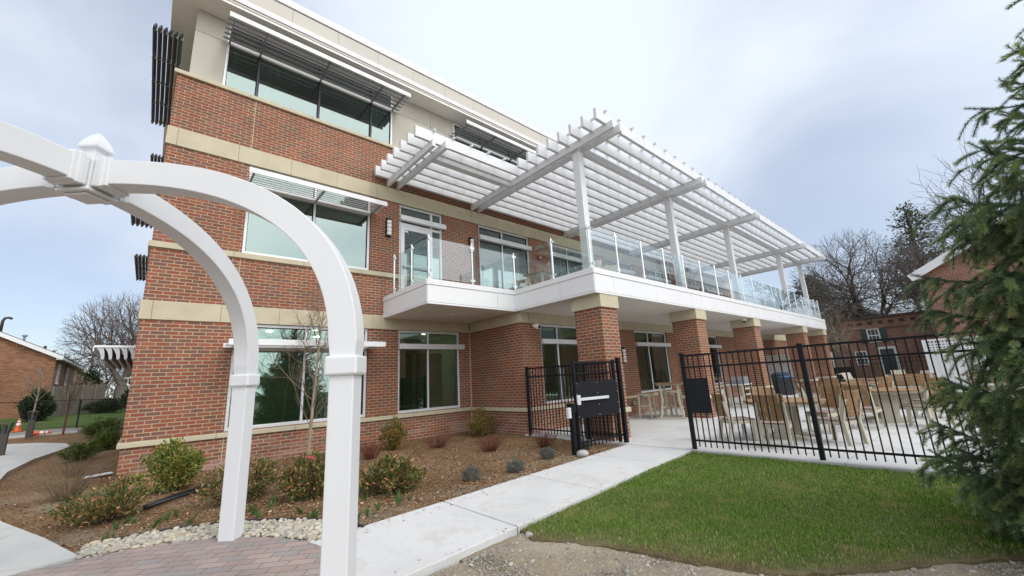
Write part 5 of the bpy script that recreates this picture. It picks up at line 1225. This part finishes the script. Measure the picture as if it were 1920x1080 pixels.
shrub('evergreen_shrub', 'loose reddish green shrub nearest the left corner, beside black pipes', .08, -2.95, 1.1, .9, .52, 2500, 'reddish', 2, (.035, .075), 34)
shrub('evergreen_shrub', 'reddish green shrub directly behind the far arbor post', 1.50, -3.45, 1.25, .9, .58, 2700, 'reddish', 3, (.035, .075), 34)
shrub('evergreen_shrub', 'dark rounded shrub between the two arbor posts, below the sapling', 2.17, -4.35, .78, .7, .62, 3400, 'reddish', 4, (.04, .08), 26)
shrub('evergreen_shrub', 'shrub with rusty lower leaves beside the walk, right of the near arbor post', 3.05, -5.05, .90, .82, .50, 2500, 'reddish', 5, (.045, .095), 30)
shrub('pieris_shrub', 'small round green shrub by the wall under the narrow double window', 4.88, -1.25, .70, .65, .72, 2600, 'orangey', 6, (.04, .075), 22)
shrub('pieris_shrub', 'round orange tinged shrub in the inner corner of the brick walls', 7.52, -1.35, .85, .8, .78, 3000, 'orangey', 7, (.04, .075), 22)
def twiggy(label, x, y, w, h, n, seed, m_='redtwig'):
    r = np.random.default_rng(seed); z0 = float(zmulch(np.array(x), np.array(y))); t_ = thing('red_twig_shrub', label, 'shrub', (x, y, z0), 'low red twiggy shrubs'); sg = []
    for k in range(n):
        a = r.uniform(0, 6.283); f = r.random()**.7; p0 = np.array([x+math.cos(a)*.10*f, y+math.sin(a)*.10*f, z0-.01]); p1 = p0+np.array([math.cos(a)*w*.5*f, math.sin(a)*w*.5*f, h*r.uniform(.55, 1.05)]); pm = (p0+p1)/2+r.normal(size=3)*.012; sg += [(p0, pm, .0028, .0022), (pm, p1, .0022, .0012)]
        for q in range(2): b_ = pm+(p1-pm)*r.random(); sg.append((b_, b_+np.array([r.normal()*.05, r.normal()*.05, .08*h+.06*r.random()]), .0016, .001))
    V, F = frusta([s_[0] for s_ in sg], [s_[1] for s_ in sg], [s_[2] for s_ in sg], [s_[3] for s_ in sg], 3); npobj('stems', V, F, m_, t_); return t_
twiggy('low red twiggy shrub just right of the near arbor post', 4.0, -2.05, .45, .38, 130, 21); twiggy('low red twiggy shrub under the narrow double window, left of two', 5.65, -2.05, .75, .32, 150, 22)
twiggy('low red twiggy shrub in front of the orange tinged corner shrub', 6.05, -3.55, .65, .34, 150, 23); twiggy('low red twiggy shrub at the foot of the short fence run', 7.0, -4.30, .55, .36, 140, 24)
for i, (x, y, s_, lb) in enumerate(((4.22, -5.42, .34, 'blue grey lavender mound beside the walk, nearest the camera'), (5.03, -5.56, .32, 'blue grey lavender mound beside the walk, second from the camera'), (6.05, -5.30, .30, 'blue grey lavender mound to the left of the pale rock'), (7.2, -5.25, .32, 'blue grey lavender mound behind the gate pickets'))):
    shrub('lavender', lb, x, y, s_, s_, .20, 1900, 'blue', 30+i, (.022, .045), 60, 'blue grey lavender mounds', .16, 1.2, None, 'plant', 'paleb')
def tulip(x, y, seed, lb):
    r = np.random.default_rng(seed); z0 = float(zmulch(np.array(x), np.array(y))); n = 5; a = r.uniform(0, 6.283, n); P = np.tile([x, y, z0-.01], (n, 1))+r.normal(size=(n, 3))*[.012, .012, 0]; D = np.stack([np.cos(a)*.35, np.sin(a)*.35, np.ones(n)], 1)
    V, F = leaves(P, D, r.uniform(.07, .15, n), r.uniform(.022, .034, n), r, .3); o = npobj('tulip_shoot', V, F, 'leaf_tulip', loc=(x, y, z0)); tag(o, lb, 'plant', 'green bulb shoots in the mulch')
r_ = random.Random(5); cnt = 0
while cnt < 32:
    a = r_.uniform(R(20), R(122)); q = r_.uniform(2.58, 3.55); x, y = AC[0]+q*math.cos(a), AC[1]+q*math.sin(a)
    if y < -6.2+(x-1.97)*.085+.12 or math.hypot(x-2.17, y+4.35) < .4 or math.hypot(x-1.5, y+3.45) < .5 or math.hypot(x-.08, y+2.95) < .5: continue
    if x < -.1: continue
    tulip(x, y, 100+cnt, 'short green bulb shoot rising from the mulch behind the pebbles'); cnt += 1
# sapling by the wall
sz0 = float(zmulch(np.array(3.0), np.array(-1.16))); SAPP = dict(THIN, rmin=.0026); t_ = thing('sapling', 'slender leafless sapling with pale bark between the arbor posts', 'tree', (3.0, -1.16, sz0)); T_ = Tree(31); T_.grow((3.0, -1.16, sz0), (.02, 0, 1), 3.25, .042, 0, SAPP); T_.build(t_, 0, 'paleb', plain('sapling_twig', (.20, .145, .11), .85, .2, 9), ('trunk', 'crown'))
bp_, bd_ = [], []
for s_ in T_.seg:
    if s_[4] >= 2 and T_.r.random() < .5: bp_.append(tuple(s_[1])); bd_.append(tuple((s_[1]-s_[0])+Vector((0, 0, .01))))
MT['bud'] = island('leaf_bud', [(0, (.12, .085, .05)), (1, (.22, .19, .08))], .7); V, F = leaves(np.array(bp_), np.array(bd_), np.full(len(bp_), .022), np.full(len(bp_), .012), rng, .5); npobj('bud', V, F, 'bud', t_)
mb = MB(); mb.lathe([(.045, 0), (.05, .03), (.03, .09), (.035, .12)], (3.02, -1.22, sz0+.06), 7); mb.obox((3.07, -1.26, sz0+.10), (1, .2, .5), (0, 1, 0), (-.5, 0, 1), .06, .004, .03); o = mb.build('ribbon', 'pink'); tag(o, 'bright pink marking ribbon tied at the base of the sapling', 'ribbon')
for i, (pts, lb) in enumerate((([(.42, -2.75), (.75, -2.35), (1.15, -1.95), (1.5, -1.7)], 'longer black irrigation pipe lying on the mulch beside the reddish shrub'), ([(.42, -2.82), (.85, -2.50), (1.25, -2.25)], 'shorter black irrigation pipe lying in front of the other pipe'))):
    o = MB().tube([(x, y, float(zmulch(np.array(x), np.array(y)))+.05) for x, y in pts], .026, 8).build('pipe', 'hose', smooth=True); tag(o, lb, 'pipe')
o = MB().obox((-.33, 1.9, -.055), (1, .25, .04), (-.25, 1, 0), (0, 0, 1), .22, .10, .012).build('paper_sheet', 'paper', bev=.004); tag(o, 'folded white paper sheet lying on the soil by the building corner', 'paper')
# left side shrubs
def hz(x, y): return float(zmulch(np.array(float(x)), np.array(float(y))))
shrub('boxwood', 'dark boxwood at the building corner, farthest back of three', -1.0, 15.4, 1.7, 1.4, .80, 4200, 'dark', 41, (.05, .10), 40, 'dark boxwoods on the left bed', .4)
shrub('boxwood', 'round dark boxwood touching the left corner of the brick wall', -.55, 8.8, .95, .9, .64, 3600, 'dark', 42, (.04, .08), 36, 'dark boxwoods on the left bed', .4)
shrub('boxwood', 'low spreading boxwood nearest on the left bed beside the path', -.93, 5.8, .85, .8, .50, 3200, 'dark', 43, (.035, .07), 36, 'dark boxwoods on the left bed', .4)
def drygrass(label, x, y, w, h, n, seed):
    r = np.random.default_rng(seed); z0 = hz(x, y); a = r.uniform(0, 6.283, n); f = r.random(n)**.6; X_ = x+np.cos(a)*.12*f; Y_ = y+np.sin(a)*.12*f; P0 = np.stack([X_, Y_, np.full(n, z0)], 1); P1 = P0+np.stack([np.cos(a)*w*.5*f, np.sin(a)*w*.5*f, h*r.uniform(.4, 1, n)], 1); Pm = (P0+P1)/2+r.normal(size=(n, 3))*.03; Pm[:, 2] += .05
    V1, F1 = frusta(P0, Pm, np.full(n, .0022), np.full(n, .0018), 3); V2, F2 = frusta(Pm, P1, np.full(n, .0018), np.full(n, .0008), 3); o = npobj('dry_grass_clump', np.concatenate([V1, V2]), np.concatenate([F1, F2+len(V1)]), 'leaf_straw', loc=(x, y, z0)); tag(o, label, 'grass clump')
drygrass('dry straw coloured twiggy clump on the bare soil at the far left', -.55, -.6, 1.0, .62, 220, 51); drygrass('small dry twiggy clump beside the low boxwood', -.75, 2.6, .7, .5, 110, 52)
# ------------------------------------------------------------------ left background
def hh(x, y): return float(hgt(np.array(float(x)), np.array(float(y))))
def bollard(x, y, h, lb):
    z = hh(x, y)+.10; t_ = thing('bollard_light', lb, 'bollard', (x, y, z), 'brown bollard lights along the path'); w_ = .10
    MB().box(x-w_, x+w_, y-w_, y+w_, z, z+h*.66).build('post', 'bronze', t_, bev=.01)
    m_ = MB()
    for sx in (-1, 1):
        for sy in (-1, 1): m_.bar((x+sx*w_*.85, y+sy*w_*.85, z+h*.66), (x+sx*w_*1.35, y+sy*w_*1.35, z+h*.955), .022, .022)
    m_.build('cage', 'bronze', t_); MB().lathe([(.055, h*.66), (.06, h*.93)], (x, y, z), 10).build('lens', 'pane', t_)
    MB().box(x-w_*1.6, x+w_*1.6, y-w_*1.6, y+w_*1.6, z+h*.955, z+h).build('cap', 'bronze', t_, bev=.02)
bollard(-3.42, 17.0, 1.12, 'dark brown square bollard light by the far bend of the path'); bollard(-3.02, 9.9, .98, 'dark brown bollard light cut by the left edge of the view')
def cone(x, y, h, lb, lying=False):
    z = hh(x, y); t_ = thing('traffic_cone', lb, 'traffic cone', (x, y, z), 'orange traffic cones')
    rot = (lambda p: p) if not lying else (lambda p: (p[2], p[1], p[0]+.17))
    def part(nm, mb, m_): mb.v = [tuple(np.array(rot(v_))+np.array([x, y, z])) for v_ in mb.v]; mb.build(nm, m_, t_)
    part('base', MB().box(-.18, .18, -.18, .18, .0, .04), 'orange'); part('body', MB().lathe([(.13, .04), (.03, h)], (0, 0, 0), 14), 'orange')
    for f0, f1 in ((.45, .62), (.70, .80)): part('stripe', MB().lathe([(.13-.10*f0+.004, .04+(h-.04)*f0), (.13-.10*f1+.004, .04+(h-.04)*f1)], (0, 0, 0), 14), 'white')
cone(-4.55, 22.3, .66, 'upright orange and white traffic cone beyond the road'); cone(-3.62, 18.2, .75, 'orange traffic cone lying on its side by the path', True)
T = thing('chain_link_fence', 'low black chain link fence along the far side of the road', 'fence', (-4, 22.8, .2))
cp = [(-12, 25.2), (-9.2, 24.3), (-6.9, 23.6), (-4.62, 22.9), (-2.42, 21.9), (-.2, 20.95), (2.0, 20.0)]
for x, y in cp: z = hh(x, y); MB().tube([(x, y, z-.1), (x, y, z+1.48)], .035, 7).build('post', 'black', T)
for (xa, ya), (xb, yb) in zip(cp[:-1], cp[1:]):
    za, zb_ = hh(xa, ya), hh(xb, yb); MB().tube([(xa, ya, za+1.45), (xb, yb, zb_+1.45)], .022, 6).build('rail', 'black', T); MB().tube([(xa, ya, za+.05), (xb, yb, zb_+.05)], .012, 5).build('rail', 'black', T)
    sg = []; n = 34; pa, pb = np.array([xa, ya, za]), np.array([xb, yb, zb_])
    for k in range(-n//2, n):
        for s in (1,-1):
            u0, u1 = (k/n, (k+n*.55)/n) if s > 0 else ((k+n*.55)/n, k/n)
            c0, c1 = max(min(u0, 1), 0), max(min(u1, 1), 0)
            if c0 == c1: continue
            f0, f1 = (c0-u0)/(u1-u0), (c1-u0)/(u1-u0); sg.append((pa+(pb-pa)*c0+[0, 0, .06+1.38*f0], pa+(pb-pa)*c1+[0, 0, .06+1.38*f1]))
    V, F = frusta([s_[0] for s_ in sg], [s_[1] for s_ in sg], np.full(len(sg), .0022), np.full(len(sg), .0022), 3); npobj('mesh', V, F, 'black', T)
T = thing('wooden_fence', 'weathered grey board fence behind the lawn at the far left', 'fence', (-3.6, 33.5, .7))
wp = [(-4.75, 31.5), (-2.3, 36.6)]; n = 44; m_ = MB()
for k in range(n):
    a = k/n; x, y = wp[0][0]+(wp[1][0]-wp[0][0])*a, wp[0][1]+(wp[1][1]-wp[0][1])*a; z = hh(x, y)
    m_.rbox(x, y, z, z+2.05+.05*math.sin(k*2.1), .055, .012, math.atan2(wp[1][1]-wp[0][1], wp[1][0]-wp[0][0]))
m_.build('board', 'fencew', T)
for k in range(5): a = k/4; x, y = wp[0][0]+(wp[1][0]-wp[0][0])*a+.06, wp[0][1]+(wp[1][1]-wp[0][1])*a; MB().box(x, x+.09, y, y+.09, hh(x, y), hh(x, y)+2.1).build('post', 'fencew', T)
def sash(T, x, y0, y1, z0, z1, face=-1):
    """double hung window on a plane x = const that looks toward +x"""
    m_ = MB(); w_ = .07; m_.box(x, x+.05, y0, y0+w_, z0, z1).box(x, x+.05, y1-w_, y1, z0, z1).box(x, x+.05, y0+w_, y1-w_, z0, z0+w_).box(x, x+.05, y0+w_, y1-w_, z1-w_, z1).box(x, x+.045, y0+w_, y1-w_, (z0+z1)/2-.04, (z0+z1)/2+.04).box(x, x+.04, (y0+y1)/2-.02, (y0+y1)/2+.02, z0+w_, z1-w_).box(x-.0, x+.09, y0-.06, y1+.06, z0-.08, z0-.002)
    o = m_.build('window', 'white', T); MB().box(x+.005, x+.02, y0+w_*.5, y1-w_*.5, z0+w_*.5, z1-w_*.5).build('pane', 'pane', o)
# nearer townhouse, gable end to the camera
def townhouse(name_lb, x1, y0, y1, zg, ze, wide, rise, wins, zw):
    T = thing('townhouse', name_lb, 'house', (x1-wide/2, (y0+y1)/2, zg), 'brick townhouses at the far left'); x0 = x1-wide; xm = (x0+x1)/2; zr = ze+rise
    MB().prism_y([(x0, zg-1), (x1, zg-1), (x1, ze), (xm, zr), (x0, ze)], y0, y1).build('wall', 'farbrick', T)
    rf = MB(); e = .35
    for s in (-1, 1):
        xe = xm+s*(wide/2+e); zz = ze-rise*e/(wide/2)
        rf.add([(xm, y0-.25, zr+.06), (xe, y0-.25, zz+.06), (xe, y1+.2, zz+.06), (xm, y1+.2, zr+.06), (xm, y0-.25, zr+.20), (xe, y0-.25, zz+.20), (xe, y1+.2, zz+.20), (xm, y1+.2, zr+.20)], [(0, 1, 2, 3), (4, 7, 6, 5), (0, 4, 5, 1), (1, 5, 6, 2), (2, 6, 7, 3), (3, 7, 4, 0)])
    r_ = rf.build('roof', 'slate', T)
    tr = MB()
    for s in (-1, 1):
        xe = xm+s*(wide/2+e); zz = ze-rise*e/(wide/2); tr.bar((xm, y0-.27, zr+.0), (xe, y0-.27, zz+.0), .05, .26)
    tr.box(x1+.02, x1+e+.03, y0-.24, y1+.2, ze-rise*e/(wide/2)-.10, ze-rise*e/(wide/2)+.055); tr.build('white_trim', 'white', T)
    MB().lathe([(.07, 0), (.07, .5), (.16, .52), (.16, .6), (.05, .66)], (xm+wide*.26, y0+3.5, ze+rise*.50), 10).build('vent_pipe', 'alug', r_); MB().lathe([(.09, 0), (.09, .45)], (xm+wide*.36, y0+5, ze+rise*.30), 10).build('vent_pipe', 'bronze', r_)
    for yw in wins: sash(T, x1+.002, yw-.42, yw+.42, *zw)
    return T
zg = hh(-4.8, 33.4)
townhouse('brick townhouse with its plain gable end toward us at the far left', -5.0, 33.4, 47.5, zg, 4.95, 9.5, 2.5, [35.2, 39.6, 44.6], (3.05, 4.45))
townhouse('second brick townhouse farther back, stepped lower beside the bare tree', -5.05, 47.6, 78, zg, 4.85, 9.5, 2.9, [51.5, 56.5, 63.0, 70], (3.0, 4.35))
T = thing('vent_hood', 'curved dark vent pipe on the roof of the near townhouse', 'vent', (-8.1, 34.5, 6.6)); MB().tube([(-8.1, 34.6, 6.55), (-8.1, 34.6, 7.55), (-8.02, 34.6, 7.75), (-7.85, 34.6, 7.8), (-7.68, 34.6, 7.72)], .085, 8).build('pipe', 'bronze', T, smooth=True)
fan_tree('bare_tree', 'large leafless vase shaped tree beside the left corner of the building', (-1.5, 39, .8), 3, 2.0, (-1.7, 39, 6.9), (4.5, 4.5, 4.5), 3600, .42, 'bare trees at the far left', plain('grey_bark', (.20, .175, .145), .95, .25, 6, bumpd=.02), plain('elm_twig', (.15, .115, .098), .95, .2, 4), zmin=3.6, twig=.010)
YT = dict(THIN); YT.update(levels=3, kids=[12, 5, 4], start=[.38, .3, .2], ang=[50, 40, 40], len=[.6, .4, .45], rmin=.004)
bare_tree('young_tree', 'young leafless tree with pale trunk behind the bollard light', (-4.35, 23.9, hh(-4.3, 23.9)), 8, 2.9, .05, YT, 'young bare trees at the far left', split=0, mt='paleb', mb_=plain('pale_twig', (.24, .20, .165), .9, .2, 6))
YT2 = dict(YT); YT2.update(kids=[12, 5, 4], start=[.45, .2, .2], ang=[38, 40, 42], len=[.7, .5, .5], rmin=.0025)
bare_tree('young_tree', 'young leafless tree with red brown trunk on the left bed', (-2.5, 18.0, hh(-2.5, 18.0)-.05), 9, 1.9, .045, YT2, 'young bare trees at the far left', split=0, mt='redtwig', mb_=plain('brown_twig', (.085, .06, .045), .9, .2, 6))
def leafy(name, lb, x, y, w, d_, h, n, kind, seed, ll, group, cat='shrub'): return shrub(name, lb, x, y, w, d_, h, n, kind, seed, ll, 44, group, .45, .6, hh(x, y), cat, 'twig')
leafy('evergreen_bush', 'tall rounded dark bush against the townhouse gable', -4.95, 29.0, 1.6, 1.5, 1.9, 4600, 'deep', 61, (.12, .22), 'bushes along the wooden fence')
leafy('evergreen_bush', 'narrow pointed dark bush between the townhouses', -3.35, 38.5, 1.2, 1.2, 4.0, 3000, 'deep', 62, (.12, .22), 'bushes along the wooden fence')
leafy('evergreen_bush', 'low clipped bush left of the large bare tree', -1.9, 33.0, 2.6, 1.6, 1.0, 3200, 'deep', 63, (.10, .18), 'bushes along the wooden fence'); leafy('evergreen_bush', 'dark bush at the foot of the large bare tree, by the brick corner', -.2, 36.0, 2.2, 2.0, 2.3, 4500, 'deep', 64, (.12, .22), 'bushes along the wooden fence')
leafy('straw_bush', 'brownish half leafless bush above the board fence', -4.0, 36.0, 3.2, 2.2, 2.7, 1500, 'straw', 65, (.10, .2), 'bushes along the wooden fence')
for i, (x, y, h, lb) in enumerate(((-11.5, 95, 10, 'distant bare tree behind the second townhouse, left'), (-6.0, 100, 10.5, 'distant bare tree behind the second townhouse, right'), (-22, 80, 14.5, 'distant bare tree above the left townhouse roof'))):
    fan_tree('bare_tree', lb, (x, y, .9), 71+i, 1.8, (x, y, .9+h*.6), (h*.42, h*.42, h*.4), 900, .28, 'bare trees at the far left', twig=.02)
def woods(label, x0, x1, y0, y1, h, n, seed):
    r = np.random.default_rng(seed); P = np.stack([r.uniform(x0, x1, n), r.uniform(y0, y1, n), r.random(n)**1.3], 1); P[:, 2] = -.5+P[:, 2]*h*(.75+.25*np.sin(P[:, 0]*.31+P[:, 1]*.23)); D = r.normal(size=(n, 3)); D[:, 2] += .8
    V, F = leaves(P, D, r.uniform(.5, 1.4, n), r.uniform(.12, .3, n), r, .1); o = npobj('woods', V, F, MT['woods'], loc=((x0+x1)/2, (y0+y1)/2, 0)); o['kind'] = 'stuff'; tag(o, label, 'woods')
MT['woods'] = island('far_woods', [(0, (.075, .058, .048)), (.5, (.12, .098, .082)), (.8, (.085, .085, .055)), (1, (.16, .135, .115))], .95, .2)
woods('far brownish leafless woods closing the view at the left', -70, 14, 118, 140, 9, 9000, 1); woods('far brownish leafless woods closing the view at the right', 112, 135, -45, 45, 9, 9000, 2)

# ------------------------------------------------------------------ right background
T = thing('brick_building', 'low flat roofed brown brick building with a green shuttered window', 'building', (44, -12, 0))
FX = 40.0
MB().box(FX, FX+10, -24, -4.45, -1, 3.95).box(FX+.04, FX+10, -24, -4.49, 3.95, 4.5).build('wall', 'farbrick2', T)
MB().box(FX-.10, FX+10.1, -24.1, -4.38, 4.50, 4.62).build('roof', 'bronze', T); MB().box(FX-.07, FX-.001, -24, -4.45, 3.72, 3.83).build('brick_course', 'farbrick2', T)
m_ = MB()
for k in range(16): y = -5.05-k*.58; m_.box(FX-.006, FX+.06, y-.13, y+.13, 4.08, 4.24)
m_.build('vent_slots', 'dark', T)
def fwin(T, x, y0, y1, z0, z1, cols=2):
    m_ = MB(); w_ = .07; m_.box(x-.05, x, y0, y0+w_, z0, z1).box(x-.05, x, y1-w_, y1, z0, z1).box(x-.05, x, y0+w_, y1-w_, z0, z0+w_).box(x-.05, x, y0+w_, y1-w_, z1-w_, z1).box(x-.045, x, y0+w_, y1-w_, (z0+z1)/2-.035, (z0+z1)/2+.035)
    for k in range(1, cols): q = y0+(y1-y0)*k/cols; m_.box(x-.04, x, q-.015, q+.015, z0+w_, z1-w_)
    o = m_.build('window', 'white', T); MB().box(x-.02, x-.005, y0+w_*.5, y1-w_*.5, z0+w_*.5, z1-w_*.5).build('pane', 'pane', o); return o
fwin(T, FX-.001, -6.62, -5.92, 2.72, 3.72, 3); fwin(T, FX-.001, -5.65, -4.95, 1.15, 2.15, 3)
for y0, y1 in ((-7.0, -6.66), (-5.88, -5.55)): MB().box(FX-.05, FX-.002, y0, y1, 2.70, 3.74).build('shutter', 'shutter', T)
MB().box(FX-.08, FX-.001, -7.3, -6.25, 0, 2.35).build('door_frame', 'white', T); o = MB().box(FX-.10, FX-.081, -7.15, -6.4, .05, 2.2).build('door', 'pane', T)
T = thing('gabled_house', 'red brick gabled house with white roof trim behind the spruce', 'house', (39, -15, 0))
GX, ga, gb, gz, gr = 34.0, -9.75, -22.0, 6.35, 3.3; gm = (ga+gb)/2
m_ = MB(); m_.add([(GX, ga, -1), (GX, gb, -1), (GX, gb, gz), (GX, gm, gz+gr), (GX, ga, gz), (GX+5.5, ga, -1), (GX+5.5, gb, -1), (GX+5.5, gb, gz), (GX+5.5, gm, gz+gr), (GX+5.5, ga, gz)], [(0, 1, 2, 3, 4), (9, 8, 7, 6, 5), (0, 4, 9, 5), (1, 6, 7, 2), (0, 5, 6, 1), (3, 8, 9, 4), (2, 7, 8, 3)]); m_.build('wall', brick('red_far_brick', .24, .08, .012, [(0, (.20, .060, .040)), (.4, (.27, .080, .048)), (.75, (.32, .105, .062))], (.42, .36, .29), 0, .15), T)
m_ = MB()
for s, ye in ((1, ga+.45), (-1, gb-.45)):
    zz = gz-gr*.45/((ga-gb)/2); m_.add([(GX-.45, gm, gz+gr+.05), (GX-.45, ye, zz+.05), (GX+5.8, ye, zz+.05), (GX+5.8, gm, gz+gr+.05), (GX-.45, gm, gz+gr+.2), (GX-.45, ye, zz+.2), (GX+5.8, ye, zz+.2), (GX+5.8, gm, gz+gr+.2)], [(0, 1, 2, 3), (4, 7, 6, 5), (0, 4, 5, 1), (1, 5, 6, 2), (2, 6, 7, 3), (3, 7, 4, 0)])
m_.build('roof', 'slate', T); m_ = MB()
for ye in (ga+.47, gb-.47): zz = gz-gr*.47/((ga-gb)/2); m_.bar((GX-.47, gm, gz+gr-.05), (GX-.47, ye, zz-.05), .06, .42)
m_.box(GX-.42, GX-.001, ga+.02, ga+.45, gz-.42, gz-.13); m_.build('white_trim', 'white', T); MB().tube([(GX-.10, ga+.12, 0), (GX-.10, ga+.12, gz-.2)], .06, 8).build('downpipe', 'bronze', T)
T = thing('house', 'distant slate roofed brick house seen over the flat roofed building', 'house', (62, 3, 0)); 
MB().prism_x([(-6.3, -1), (4.0, -1), (4.0, 5.6), (-1.2, 8.4), (-6.3, 5.6)], 62, 72).build('wall', 'farbrick2', T)
m_ = MB()
for ye, s in ((4.4, 1), (-6.7, -1)): m_.add([(61.6, -1.2, 8.45), (61.6, ye, 5.42), (72.3, ye, 5.42), (72.3, -1.2, 8.45), (61.6, -1.2, 8.6), (61.6, ye, 5.57), (72.3, ye, 5.57), (72.3, -1.2, 8.6)], [(0, 1, 2, 3), (4, 7, 6, 5), (0, 4, 5, 1), (1, 5, 6, 2), (2, 6, 7, 3), (3, 7, 4, 0)])
m_.build('roof', 'slate', T); MB().bar((61.58, -1.2, 8.4), (61.58, 4.4, 5.4), .06, .3).bar((61.58, -1.2, 8.4), (61.58, -6.7, 5.4), .06, .3).build('white_trim', 'white', T)
TR = 'bare trees beyond the flat roofed building'
dt = plain('dome_twig', (.15, .125, .115), .95, .2, 4)
fan_tree('bare_tree', 'broad leafless tree with a wide domed crown above the flat roof', (58, -4.7, 0), 14, 4.2, (58, -3.3, 8.6), (6.2, 6.2, 7.9), 4200, .50, TR, mb_=dt, zmin=5.0, twig=.013)
fan_tree('bare_tree', 'leafless tree right behind the broad domed tree, left side', (68, 0.2, 0), 15, 4, (68, .2, 8), (4, 4, 5), 1000, .3, TR, mb_=dt, twig=.014); fan_tree('bare_tree', 'slender leafless tree between the domed tree and the red gable', (60, -8.0, 0), 16, 5, (60, -7.8, 10), (3, 3, 5.4), 1300, .30, TR, mb_=dt, twig=.013)
fan_tree('bare_tree', 'slender leafless tree close behind the red gable corner', (56, -9.6, 0), 17, 4.5, (56, -9.2, 9), (2.6, 2.6, 4.8), 900, .24, TR, mb_=dt, twig=.013); fan_tree('bare_tree', 'leafless tree rising behind the red gabled house', (54, -13.4, 0), 18, 6, (54, -13, 11.5), (4, 4, 5.5), 1400, .32, TR, mb_=dt, twig=.013)
fan_tree('bare_tree', 'small bushy leafless tree beside the last brick column', (36.5, -3.4, 0), 19, .6, (36.5, -3.4, 2.9), (1.9, 1.9, 2.6), 1300, .10, TR, mb_=dt, zmin=.8, twig=.008)
fan_tree('bare_tree', 'thin pale leafless tree in front of the shuttered window', (33.0, -5.3, 0), 20, 1.2, (33, -5.3, 3.2), (1.5, 1.5, 2.4), 420, .055, TR, 'paleb', plain('pale_fan_twig', (.30, .25, .19), .9, .2, 5), zmin=1.2, twig=.005)
fan_tree('bare_tree', 'leafless tree reaching in beside the top of the spruce', (27, -13.0, 0), 25, 4.0, (27, -12.3, 8.3), (2.2, 2.4, 3.0), 260, .10, TR, mb_=dt, twig=.008, wob=.09)
evergreen('cedar_tree', 'tall loose cedar standing above the red gable roof', (74, -8.6, 0), 81, 21.5, 4.4, .42, 5200, 'pineleaf2', .42)
evergreen('pine_tree', 'dark pine behind the end of the balcony', (70, 2.6, 0), 82, 13.6, 4.6, .35, 8000, 'pineleaf', .5); evergreen('pine_tree', 'dark pine low behind the broad domed tree, left', (78, 0.2, 0), 83, 9.5, 4.5, .15, 7000, 'pineleaf', .55)
evergreen('pine_tree', 'dark pine above the distant slate roof', (80, 6.5, 0), 85, 13, 5, .25, 8000, 'pineleaf', .55)
# ------------------------------------------------------------------ behind the camera, seen only in the window reflections
T = thing('reflected_house', 'red brick house mirrored in the ground floor windows', 'house', (33, -34, 0)); MB().prism_x([(-40, -1), (-30, -1), (-30, 6.2), (-35, 9), (-40, 6.2)], 19, 48).build('wall', 'farbrick', T)
for x in (22, 27, 32, 37, 42, 46):
    for z in (1.0, 3.9): m_ = MB().box(x-.55, x+.55, -30, -29.93, z, z+1.6); o = m_.build('window', 'white', T); MB().box(x-.42, x+.42, -29.929, -29.92, z+.12, z+1.48).build('pane', 'pane', o)
m_ = MB()
for ye in (-29.6, -40.4): m_.add([(18.6, -35, 9.05), (18.6, ye, 5.95), (48.4, ye, 5.95), (48.4, -35, 9.05), (18.6, -35, 9.2), (18.6, ye, 6.1), (48.4, ye, 6.1), (48.4, -35, 9.2)], [(0, 1, 2, 3), (4, 7, 6, 5), (0, 4, 5, 1), (1, 5, 6, 2), (2, 6, 7, 3), (3, 7, 4, 0)])
m_.build('roof', 'slate', T)
for i, (x, y) in enumerate(((1.0, -40),)): bare_tree('bare_tree', ['bare tree mirrored in the left ground floor window', 'bare tree mirrored in the double window', 'bare tree mirrored at the left edge of the windows'][i], (x, y, -.1), 90+i, 5.0, .3, dict(ELM, levels=4, rmin=.02, kids=[7, 5, 4, 4, 3]), 'mirrored bare trees')
